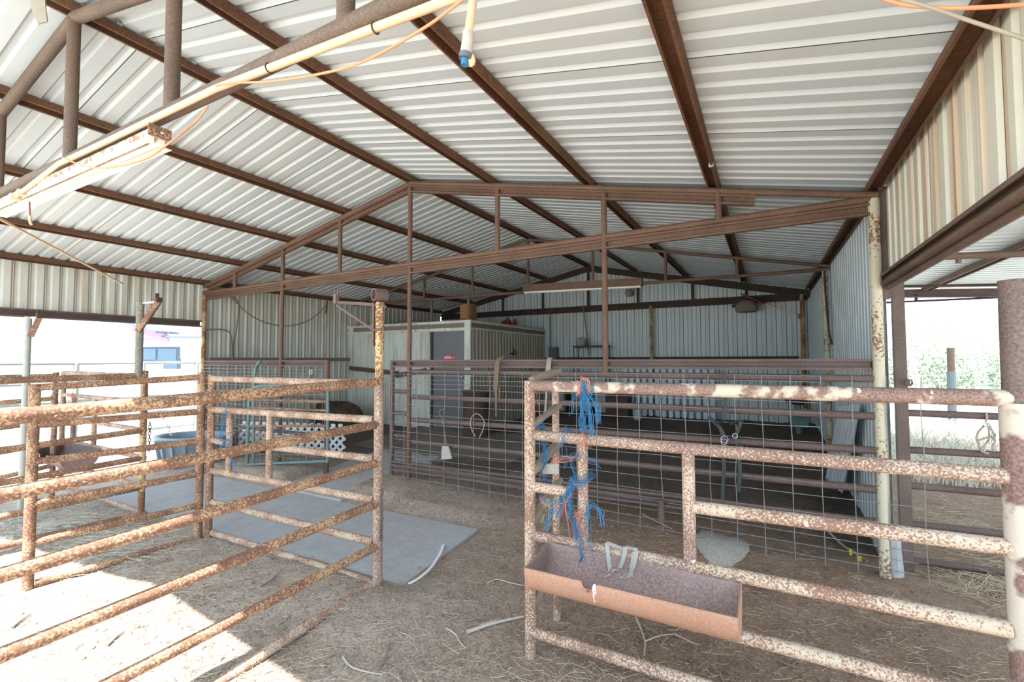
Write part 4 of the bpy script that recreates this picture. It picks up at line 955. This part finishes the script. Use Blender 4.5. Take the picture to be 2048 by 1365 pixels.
twine('blue and orange twine knotted round the top rail with a hanging tassel', [
  ('orange', .005, [S(1160, 765), S(1163, 778), S(1161, 787), Sb(1163, 788), Sb(1164, 762), S(1168, 757)], 5),
  ('orange', .005, [S(1168, 760), S(1176, 758), S(1182, 764), S(1184, 785)], 4),
  ('blue', .0045, [S(1170, 762), S(1175, 775), S(1176, 788), S(1172, 800)], 8),
  ('blue', .004, [S(1182, 762), S(1189, 775), S(1188, 788), S(1180, 800)], 3),
  ('blue', .004, [S(1174, 788), S(1170, 805), S(1171, 830), S(1170, 858)], 10),
  ('blue', .004, [S(1178, 788), S(1183, 810), S(1189, 840), S(1190, 868)], 9),
  ('blue', .0035, [S(1178, 786), S(1192, 796), S(1201, 815), S(1202, 842)], 7),
  ('blue', .003, [S(1175, 788), S(1158, 793), S(1148, 810), S(1153, 828)], 3),
  ('blue', .003, [S(1171, 858), S(1180, 853), S(1188, 845)], 3)], S(1175, 860))
twine('thin blue and orange ties round the second rail of the right panel', [
  ('blue', .0032, loop(1127, 864, 886), 2), ('blue', .0032, loop(1133, 864, 888), 2), ('blue', .003, [S(1131, 886), S(1130, 905), S(1132, 925), S(1137, 935)], 2), ('orange', .0032, loop(1171, 868, 890), 4)], S(1130, 930))
twine('big ragged tangle of blue and orange twine on the short post', [
  ('blue', .0035, [S(1150, 955), S(1160, 962), S(1178, 955), Sb(1180, 952), Sb(1152, 955), S(1148, 960), S(1165, 970), S(1178, 962)], 5),
  ('orange', .0035, [S(1152, 965), S(1170, 968), S(1180, 962)], 3),
  ('blue', .003, [S(1150, 960), S(1140, 990), S(1130, 1010), S(1122, 1030)], 9),
  ('blue', .003, [S(1152, 962), S(1146, 985), S(1148, 1010), S(1146, 1030)], 9),
  ('orange', .003, [S(1146, 985), S(1135, 1005), S(1128, 1025)], 4),
  ('blue', .003, [S(1148, 975), S(1128, 998), S(1105, 1003), S(1090, 990)], 4),
  ('orange', .003, [S(1140, 1000), S(1115, 1010), S(1095, 1000), S(1088, 990)], 3),
  ('blue', .0035, [S(1112, 1008), S(1106, 1025), S(1100, 1045), S(1099, 1055)], 6),
  ('orange', .004, [S(1134, 990), S(1140, 1020), S(1146, 1050), S(1152, 1080)], 2),
  ('blue', .003, [S(1156, 955), S(1150, 930), S(1145, 912), S(1152, 910)], 3),
  ('blue', .003, loop(1157, 910, 914, 12), 3), ('blue', .0025, [S(1170, 908), S(1190, 915), S(1200, 928), S(1203, 935)], 2),
  ('orange', .003, [S(1155, 908), S(1140, 915), S(1120, 922), S(1108, 922)], 3)], S(1150, 1030))
twine('long blue and orange strands trailing from the short post into the trough', [
  ('blue', .0035, [S(1160, 1040), S(1165, 1070), S(1166, 1090), S(1168, 1110), S(1160, 1128), S(1150, 1145)], 4),
  ('blue', .003, [S(1178, 1015), S(1180, 1050), S(1184, 1085), S(1194, 1120), S(1198, 1160)], 2),
  ('blue', .003, [S(1158, 1025), S(1156, 1050), S(1160, 1070)], 7), ('orange', .003, [S(1160, 1020), S(1165, 1045), S(1175, 1065)], 5),
  ('orange', .0035, loop(1156, 1022, 1030, 16), 4),
  ('blue', .0045, [S(1178, 1030), S(1184, 1008), S(1196, 1005), S(1206, 1018), S(1209, 1045)], 4)], S(1165, 1140))
Rg = lambda x, y: at(x, y, D=2.72)
twine('blue twine bunch wound round the wooden rungs', [
  ('blue', .0045, [Rg(1072, 847), Rg(1080, 855), Rg(1086, 858), Rg(1084, 850)], 6), ('blue', .004, [Rg(1086, 880), Rg(1092, 905), Rg(1088, 925), Rg(1084, 940)], 10),
  ('blue', .004, [Rg(1085, 930), Rg(1084, 945), Rg(1090, 958), Rg(1098, 965)], 5), ('orange', .003, [Rg(1072, 785), Rg(1078, 815), Rg(1081, 838)], 1), ('yellow', .003, [Rg(1092, 1000), Rg(1086, 1030), Rg(1084, 1045)], 4), ('orange', .003, [Rg(1088, 995), Rg(1090, 1030), Rg(1093, 1055)], 3),
  ('yellow', .003, [Rg(1098, 1005), Rg(1096, 1040), Rg(1093, 1058)], 4)], Rg(1090, 960))
Lg_ = lambda x, y: on((-2.475, 2.517), (-4.594, 2.503), x, y)+V(0,-.045,0)
twine('blue twine wound round the short post of the left cross panel', [
  ('blue', .004, [Lg_(458, 818), Lg_(462, 828), Lg_(456, 850), Lg_(452, 880)], 4), ('blue', .004, [Lg_(452, 882), Lg_(468, 880), Lg_(466, 888), Lg_(450, 888)], 5), ('blue', .003, [Lg_(470, 915), Lg_(478, 928), Lg_(482, 945)], 6), ('orange', .0035, [Lg_(434, 830), Lg_(432, 855), Lg_(434, 875)], 2)], Lg_(460, 890))
G_ = lambda x, y: on((-4.64, 2.47), (-4.885, 1.424), x, y)+V(.045,0,0)
twine('frayed orange twine end hanging from the open gate above the tank', [('orange', .004, [G_(312, 822), G_(322, 834), G_(330, 846), G_(335, 866)], 3), ('yellow', .003, [G_(333, 860), G_(337, 872)], 4), ('yellow', .0025, [G_(318, 830), G_(326, 845)], 2)], G_(335, 872))
L5 = lambda x, y: at(x, y, Y=2.43)
twine('blue and red twine tied on the far left cross panel', [('blue', .005, [L5(82, 795), L5(95, 800), L5(108, 790), L5(104, 805)], 6), ('blue', .004, [L5(94, 855), L5(95, 880), L5(98, 905)], 2), ('orange', .0045, [L5(140, 780), L5(146, 800), L5(142, 812), L5(150, 790)], 5), ('orange', .006, [L5(141, 888), L5(138, 905)], 3), ('orange', .004, [L5(100, 858), L5(105, 880)], 3)], L5(110, 850))

# ------------------------------------------------------------------ things on the ground
mb = MB(); pts = [at(887, 1090, Z=.0), at(880, 1108, Z=.01), at(862, 1135, Z=.015), at(840, 1155, Z=.012), at(818, 1168, Z=.005)]
mb.strip(curve(pts, 5), V(.8,-.2,.15), .022, .006); tag(obj('plastic_strip', mb, M['white_strip']), 'curved white plastic strip lying across the corner of the slab', 'strip')
def branch(lab, pts, r, mat='bleached', forks=(), name='dry_branch', cat='branch', group='bleached sticks on the dirt'):
    mb = MB(); P = [Vector(at(x, y, Z=-.07)) for x, y in pts]
    for p in P: p.z = ground(p.x, p.y)+bumps(p.x, p.y)+r+.004
    mb.tube(curve(P, 4), r, 7, r2=r*.5)
    for fk in forks:
        Q = [Vector(at(x, y, Z=-.07)) for x, y in fk]
        for p in Q: p.z = ground(p.x, p.y)+bumps(p.x, p.y)+r+.004
        mb.tube(curve(Q, 4) if len(Q) > 2 else Q, r*.7, 6, r2=r*.3)
    return tag(obj(name, mb, M[mat]), lab, cat, group)
branch('bleached split stick left of the trough post', [(935, 1275), (985, 1255), (1040, 1240), (1048, 1238)], .012, forks=[[(960,1262),(1000,1245)]])
branch('forked pale branch under the middle of the feed trough', [(1272, 1247), (1282, 1270), (1290, 1295), (1288, 1322)], .007, forks=[[(1290,1293),(1320,1285),(1350,1280)], [(1350,1280),(1385,1295),(1400,1300)]])
branch('curled pale twig at the bottom edge left of the trough', [(685, 1322), (700, 1345), (725, 1358), (765, 1364)], .006)
branch('small white twig before the dark twig near the bottom edge', [(893, 1268), (912, 1278), (920, 1292), (932, 1302)], .006)
branch('thin white forked twig lying left of the feed trough', [(975, 1182), (993, 1174), (1020, 1180), (1048, 1183)], .006)
branch('bleached stick at the foot of the cream post', [(1650, 1075), (1690, 1100), (1735, 1125)], .012, forks=[[(1690,1100),(1722,1112)]])
branch('dark thin twig standing out on the dirt near the bottom edge', [(780, 1302), (770, 1330), (757, 1358)], .005, 'wood')
branch('long bleached stick behind the short posts of the right panel', [(1285, 1055), (1310, 1070), (1345, 1085)], .007)
branch('dark twisted twig at the bottom right of the trough', [(1560, 1338), (1585, 1352), (1612, 1360)], .007, 'wood', [[(1585,1350),(1600,1335)]])
branch('dark stick on the sunlit dirt at bottom left', [(215, 1293), (232, 1280), (247, 1270)], .008, 'wood')
branch('dark bark strip on the sunlit dirt at far left', [(25, 1242), (45, 1228), (62, 1218)], .009, 'wood')
branch('thin dark twig across the dirt inside the left corral', [(520, 1192), (542, 1178), (563, 1160)], .005, 'wood')
branch('pale stick lying in the straw inside the left corral', [(300, 1127), (320, 1125), (345, 1122)], .006, 'wood')
# yellow topped marker flag pieces
mb = MB(); a = at(930, 1010, Z=.02); mb.bar(a, at(965, 1011, Z=.03), .006, .006); mb.box(at(934, 1009, Z=.035), (.05,.03,.012)); tag(obj('plastic_scrap', mb, M['yellow']), 'small yellow and white plastic scrap on the dirt behind the slab', 'scrap')
mb = MB(); a = at(1718, 1108, Z=.0); a.z = ground(a.x, a.y)+.02; mb.box(a, (.03,.02,.05)); mb.box(a+V(-.05,.05,.03), (.02,.02,.05)); tag(obj('plastic_scrap', mb, plain('yellow_plastic', (.60,.48,.03), .5)), 'bright yellow plastic scrap at the foot of the cream post', 'scrap')
# broken concrete stub by the cream post
p = at(1788, 1150, Y=Y2+.05); mb = MB(); n = 10; vs = []
for k, (z, s) in enumerate(((-.06, 1.1), (.05, 1.0), (.16, .95), (.27, .85), (.31, .5))):
    for i in range(n):
        a = 2*math.pi*i/n; rr_ = .055*s*(1+random.uniform(-.12, .12)); vs.append(V(p.x+rr_*math.cos(a), p.y+rr_*math.sin(a), z))
vs.append(V(p.x, p.y, .31)); mb.add(vs, [(k*n+i, k*n+(i+1) % n, (k+1)*n+(i+1) % n, (k+1)*n+i) for k in range(4) for i in range(n)]+[(4*n+i, 4*n+(i+1) % n, 5*n) for i in range(n)])
tag(obj('concrete_stub', mb, M['concrete']), 'rough pale concrete stub beside the foot of the cream post', 'concrete stub')
# ash patch
mb = MB(); c_ = at(1440, 1100, Z=-.01); n = 24; vs = [V(c_.x, c_.y, ground(c_.x, c_.y)+.05)]
for k in (1, 2):
    for i in range(n):
        a = 2*math.pi*i/n; rr_ = (.09, .21)[k-1]*(1+.15*math.sin(3*a)+random.uniform(-.08,.08)); x, y = c_.x+rr_*math.cos(a)*1.0, c_.y+rr_*math.sin(a)*1.5; vs.append(V(x, y, ground(x, y)+(.04, .0)[k-1]))
mb.add(vs, [(0, 1+i, 1+(i+1) % n) for i in range(n)]+[(1+i, 1+n+i, 1+n+(i+1) % n, 1+(i+1) % n) for i in range(n)], True)
tag(obj('pale_feed_heap', mb, steel('pale_ash', (.30,.27,.23), (.46,.43,.38), 60, .95, .6)), 'pale grey heap of spilled feed on the dirt behind the right panel', 'heap')
# straw
def straw(name, lab, spots, n, mat, lmin, lmax, r):
    mb = MB()
    for _ in range(n):
        cx, cy, sx, sy = random.choice(spots)
        x, y = random.gauss(cx, sx), random.gauss(cy, sy)
        if -7.06 < x < -2.35 and 2.58 < y < 3.75: continue
        if name != 'lean_to_straw' and (x > .66 and y > 4.1): continue
        if name == 'lean_to_straw' and x < 1.12: continue
        L_ = random.uniform(lmin, lmax); a = random.uniform(0, math.pi*2); z = ground(x, y)+bumps(x, y)+random.uniform(.002, .012)
        d = V(math.cos(a), math.sin(a), random.uniform(-.08, .12)); q = V(-d.y, d.x, 0)*random.uniform(-.3, .3)*L_
        mb.tube([V(x, y, z), V(x, y, z)+d*L_*.5+q*.4, V(x, y, z)+d*L_], r*random.uniform(.6, 1.3), 3, cap=False)
    return tag(obj(name, mb, M[mat]), lab, 'straw', kind='stuff')
straw('scattered_straw', 'thin straw and stems scattered over the near dirt', [(-.7,1.9,.45,.22),(-.9,1.6,.8,.3),(0,2.2,.6,.3),(-.5,2.2,.4,.15),(-1.8,1.9,.7,.4),(.8,3.3,.6,.7),(-2.2,1.6,.6,.35),(-3.8,2.0,.5,.25),(-1.0,3.2,.9,.5)], 3600, 'straw', .03, .16, .0011)
straw('straw_chaff', 'short pale chaff strewn over the dirt floor', [(-1.5,2.2,1.4,.7),(-3.5,1.8,.9,.4),(0,3.2,.9,.8),(-1.5,3.6,1.2,.5),(.2,1.9,.8,.4)], 7000, 'straw', .012, .04, .0012)
straw('dark_litter', 'dark crumbs and bark bits strewn over the dirt floor', [(-1.5,2.2,1.6,.8),(-3.2,1.5,1.2,.4),(0,3.2,.9,.8),(-2,3.8,1.4,.5)], 2600, 'wood', .01, .05, .0022)
straw('grass_litter', 'dry grass tufts lying at the left corral edge', [(-6.2,1.9,.5,.3),(-7.6,2.0,.5,.5),(-5.2,2.0,.3,.2)], 2200, 'grass', .05, .22, .0014)
straw('lean_to_straw', 'straw litter on the ground beyond the right gate', [(1.6,5.2,.7,.6),(2.2,6.2,.9,.8),(1.2,4.6,.3,.2)], 2600, 'straw', .05, .25, .0018)
# clods
mb = MB()
for _ in range(900):
    x, y = random.gauss(-1.4, 1.6), random.gauss(2.6, 1.0)
    if (-7.0 < x < -2.38 and 2.6 < y < 3.72): continue
    s = random.uniform(.004, .014); mb.lathe(V(x, y, ground(x, y)+bumps(x, y)+s*.3), [(0,-s),(s*.9,-s*.3),(s,.2*s),(0,s*.8)], 5, 1, random.uniform(.7, 1.2))
tag(obj('dirt_clods', mb, M['dirt']), 'small crumbs of dirt strewn over the near floor', 'clods', kind='stuff')

# ------------------------------------------------------------------ lean-to at the right
YF = 8.7
zl = at(1776, 583, Y=YF).z; zr = at(2016, 580, Y=YF).z; xl_, xr_ = at(1776, 583, Y=YF).x, at(2016, 580, Y=YF).x
sl = (zr-zl)/(xr_-xl_); lz = lambda x: zl+sl*(x-xl_)+.05
mb = MB(); P = prof(1.6, YF+.1, PER, .088, .018, .022); vs = []
xs = [XR+.08, 3.0, 6.2]
for y, d in P:
    for x in xs: vs.append(V(x, y, lz(x)+d))
mb.add(vs, [(j*3+i, j*3+i+1, (j+1)*3+i+1, (j+1)*3+i) for j in range(len(P)-1) for i in range(2)])
struct('ceiling_lean_to', mb, M['roof'])
mb = MB(); mb.channel(V(XR+.1, YF, lz(XR+.1)-.09), V(6.1, YF, lz(6.1)-.09), .12, .05, .006, V(0,-1,0)); tag(obj('lean_to_fascia', mb, M['mauve']), 'dark edge beam across the far end of the lean-to roof', 'beam')
t = thing('hanging_rail', 'thin black rail hung below the far edge beam of the lean-to', 'rail', (2.5, YF, lz(2.5)-.6))
zz = at(1900, 599, Y=YF).z; mb = MB(); mb.tube([V(XR+.1, YF, zz), V(6.0, YF, zz-.02)], .015, 8); obj('rail', mb, M['dark'], t)
for px in (1832, 2000): p = at(px, 590, Y=YF); mb = MB(); mb.tube([V(p.x, YF, zz), V(p.x, YF, lz(p.x)-.1)], .02, 8); obj('hanger', mb, M['dark'], t)
a = at(1850, 577, Y=YF-.05); xq = a.x; mb = MB(); mb.channel(V(xq, YF-.05, lz(xq)-.01), V(xq, 1.7, lz(xq)-.01), .09, .06, .005, V(0,0,-1)); tag(obj('lean_to_purlin', mb, M['purlin']), 'brown purlin under the lean-to roof running to its far edge', 'purlin')
a = at(1890, 519, Z=lz(2)-.12); t = thing('lean_to_rafter', 'brown pipe rafter crossing below the lean-to roof', 'rafter', a)
mb = MB(); mb.tube([V(XR+.06, a.y, lz(XR)-.13), V(6, a.y, lz(6)-.13)], .032, 12); obj('pipe', mb, M['pipe'], t); p = at(1917, 520, Y=a.y); mb = MB(); mb.tube([V(p.x, a.y, lz(p.x)-.12), V(p.x, a.y, lz(p.x)-.19)], .022, 10); obj('stub', mb, M['pipe'], t)
# thin stay below
a2 = a.y+1.3; mb = MB(); mb.tube([V(1.0, a2, lz(1)-.22), V(6, a2, lz(6)-.22)], .015, 8); tag(obj('lean_to_stay', mb, M['dark']), 'thin dark stay rod below the lean-to roof', 'rod')
# square post and gate of the lean-to
p = at(1815, 1150, D=3.7); px_, py_ = p.x, p.y
t = thing('square_post', 'tall mauve brown square post at the right opening beside the cream post', 'post', (px_, py_, -.12))
mb = MB(); ztop = at(1803, 560, D=3.7).z+.3; mb.box((px_, py_, (ztop-.2)/2), (.075,.075, ztop+.2)); obj('tube', mb, M['brownpost'], t)
mb = MB(); q = at(1819, 766, D=3.68); mb.ring(q, FW, .022, .006, 12, 6); mb.box(at(1815, 766, D=3.68), (.03,.02,.03)); obj('latch', mb, M['mauve'], t)
A = (px_, py_); g2 = at(2005, 1145, D=3.47); B = (g2.x, g2.y+.02)
sp = [((1812, l_), (2040, l_+(r_-l_)*1.19), .0275, 'mauve') for l_, r_ in ((826, 834), (900, 911), (971, 988), (1047, 1068), (1119, 1145))]
rail_panel('lean_to_gate', 'brown five-rail pipe gate beyond the right panel, holding a halter', A, B, sp, [], (1.2, 4.8, -.1), 'gate', None)

# ------------------------------------------------------------------ outside
def fence(name, lab, A3, B3, zs, r, nposts, mat, group='outdoor fences'):
    t = thing(name, lab, 'fence', A3, group); A3, B3 = Vector(A3), Vector(B3)
    for z in zs: mb = MB(); mb.tube([V(A3.x, A3.y, z), V(B3.x, B3.y, z)], r, 10); obj('rail', mb, M[mat], t)
    for i in range(nposts):
        p = A3.lerp(B3, (i+.5)/nposts); mb = MB(); mb.tube([V(p.x, p.y, zs[0]), V(p.x, p.y, -.2)], r*1.5, 10); obj('post', mb, M[mat], t)
a = at(-120, 733, D=6.0); b_ = at(440, 721, D=9.5)
fence('pipe_fence', 'pale pipe fence outside the left opening, nearer of the two', (a.x, a.y, 0), (b_.x, b_.y, 0), [1.54, 1.24, .95, .66, .36], .028, 4, 'palefence')
a = at(-120, 745, D=13); b_ = at(440, 736, D=13)
fence('pipe_fence', 'thin pale pipe fence farther outside the left opening', (a.x, a.y, 0), (b_.x, b_.y, 0), [1.32, 1.0, .65, .3], .03, 5, 'palefence')
# house
hD = 17.0
p = at(285, 690, D=hD); q = at(430, 690, D=hD)
t = thing('white_house', 'white house with pink gable trim seen through the left opening', 'house', (p.x, p.y, -.1))
ux = RT.copy(); ux.z = 0; ux.normalize(); uy = V(-ux.y, ux.x, 0)
c_ = at(215, 700, D=hD+3); hb = V(c_.x, c_.y, 1.1)
def HB(px, py, d=hD): return at(px, py, D=d)
l_, r_ = HB(-160, 700), HB(470, 700); top = HB(300, 676).z
mb = MB(); mid = (l_+r_)/2; mb.box(V(mid.x, mid.y, top/2-.1)+uy*2.5, ((r_-l_).length, 5, top+.2), (ux, uy, V(0,0,1))); obj('wall', mb, M['housewall'], t)
rf0, rf1 = HB(335, 674, hD-.3), HB(480, 676, hD-.3); mb = MB(); mb.bar(rf0, rf1, .6, .06); obj('eave', mb, M['shingle'], t)
mb = MB(); g0, g1, g2_ = HB(150, 640, hD-.5), HB(334, 672, hD-.5), HB(250, 640, hD-.5)
pk = HB(230, 628, hD-.4)
for a, b_, w_ in ((HB(265, 650, hD-.4), HB(335, 668, hD-.4), .30),): mb.bar(a-V(0,0,.1), b_-V(0,0,.1), .1, w_)
mb.bar(HB(262, 678, hD-.4), HB(337, 680, hD-.4), .1, .14); obj('gable_trim', mb, M['pink'], t)
mb = MB(); mb.bar(HB(262, 644, hD-.42), HB(336, 666, hD-.42), 1.2, .08); obj('roof', mb, M['shingle'], t)
for x0_, x1_, y0_, y1_ in ((288, 314, 698, 720), (319, 355, 698, 722), (332, 357, 722, 738)):
    a, b_ = HB(x0_, y0_, hD-.06), HB(x1_, y1_, hD-.06); mb = MB(); cc = (a+b_)/2; mb.box(cc, ((V(b_.x,b_.y,0)-V(a.x,a.y,0)).length+.12, .08, abs(a.z-b_.z)+.12), (ux, uy, V(0,0,1))); wv = obj('window', mb, M['shingle'], t)
    mb = MB(); mb.box(cc-uy*.05, ((V(b_.x,b_.y,0)-V(a.x,a.y,0)).length, .03, abs(a.z-b_.z)), (ux, uy, V(0,0,1))); obj('pane', mb, M['glass'], wv)
# right: wire fence, post, bushes
t = thing('field_fence', 'light wire mesh fence in the pasture beyond the right gate', 'fence', at(1860, 885, D=8.5))
A3, B3 = at(1760, 880, D=8.2), at(1900, 880, D=8.6)
mb = MB()
for i in range(9): p = A3.lerp(B3, i/8); mb.tube([V(p.x, p.y, 1.28), V(p.x, p.y, -.1)], .006, 5, cap=False)
for z in (1.28, 1.12, .97, .82, .66, .5, .35, .2, .08): mb.tube([V(A3.x, A3.y, z), V(B3.x, B3.y, z-.02)], .005, 5, cap=False)
obj('wire_mesh', mb, M['wire'], t)
p = at(1906, 886, D=8.6); q = at(1901, 696, D=8.6)
t = thing('fence_post', 'dark leaning pipe post with a blue-grey sleeve in the pasture at right', 'post', (p.x, p.y, -.1))
mb = MB(); mb.tube([p-V(0,0,.1), p+(q-p)*.75], .065, 14); obj('sleeve', mb, M['sleeve'], t); mb = MB(); mb.tube([p+(q-p)*.7, q], .055, 14); obj('top', mb, M['dark'], t)
def bush(lab, c, R_, n, group='bushes behind the pasture'):
    t = thing('bush', lab, 'bush', (c[0], c[1], -.1), group)
    mb = MB()
    for _ in range(n):
        a = random.uniform(0, 2*math.pi); u = random.random()**.5; zz = random.random()
        x = c[0]+R_*u*math.cos(a)*1.1; y = c[1]+R_*u*math.sin(a); z = zz*R_*2.7*(1-.55*u*u)*(1+.25*math.sin(5*a)); s = random.uniform(.06, .15)
        d = V(random.gauss(0,1), random.gauss(0,1), random.gauss(0,1)).normalized(); e = d.orthogonal().normalized()
        p = V(x, y, z); mb.add([p-d*s, p+e*s*.45, p+d*s, p-e*s*.45], [(0,1,2,3)])
    obj('foliage', mb, M['leaf'], t)
    mb = MB()
    for k in range(7):
        a = k*.9; mb.tube(curve([V(c[0], c[1], -.2), V(c[0]+.2*R_*math.cos(a), c[1]+.2*R_*math.sin(a), R_*.9), V(c[0]+.6*R_*math.cos(a), c[1]+.6*R_*math.sin(a), R_*1.9)], 3), .03, 5, r2=.008)
    obj('stem', mb, M['wood'], t)
for i, (px, d, R_, lab) in enumerate(((1776, 23, 1.05, 'green bush behind the pasture, leftmost beside the wall edge'), (1846, 28, 1.5, 'tall loose green bush behind the pasture right of the square post'), (1905, 24, 1.15, 'green bush behind the dark leaning post'), (1968, 29, 1.3, 'low green bush at the right behind the pasture'), (2030, 25, 1.2, 'green bush partly hidden by the thick right post'))):
    c = at(px, 770, D=d); bush(lab, (c.x, c.y), R_, 2200)
mb = MB()
for _ in range(5000):
    px = random.uniform(1770, 2030); d = random.uniform(5.6, 12); c = at(px, 760, D=d); z = outz(c.x, c.y) if not (-9.2 < c.x < 4 and -1.6 < c.y < 11.2) else ground(c.x, c.y)
    h_ = random.uniform(.08, .3); q = V(random.gauss(0,.3), random.gauss(0,.3), 1)*h_; mb.tube([V(c.x, c.y, z), V(c.x, c.y, z)+q*.6, V(c.x, c.y, z)+q+V(random.gauss(0,.05), random.gauss(0,.05), 0)], .004, 3, cap=False)
tag(obj('pasture_grass', mb, M['grass']), 'dry grass growing in the pasture beyond the right gate', 'grass', kind='stuff')
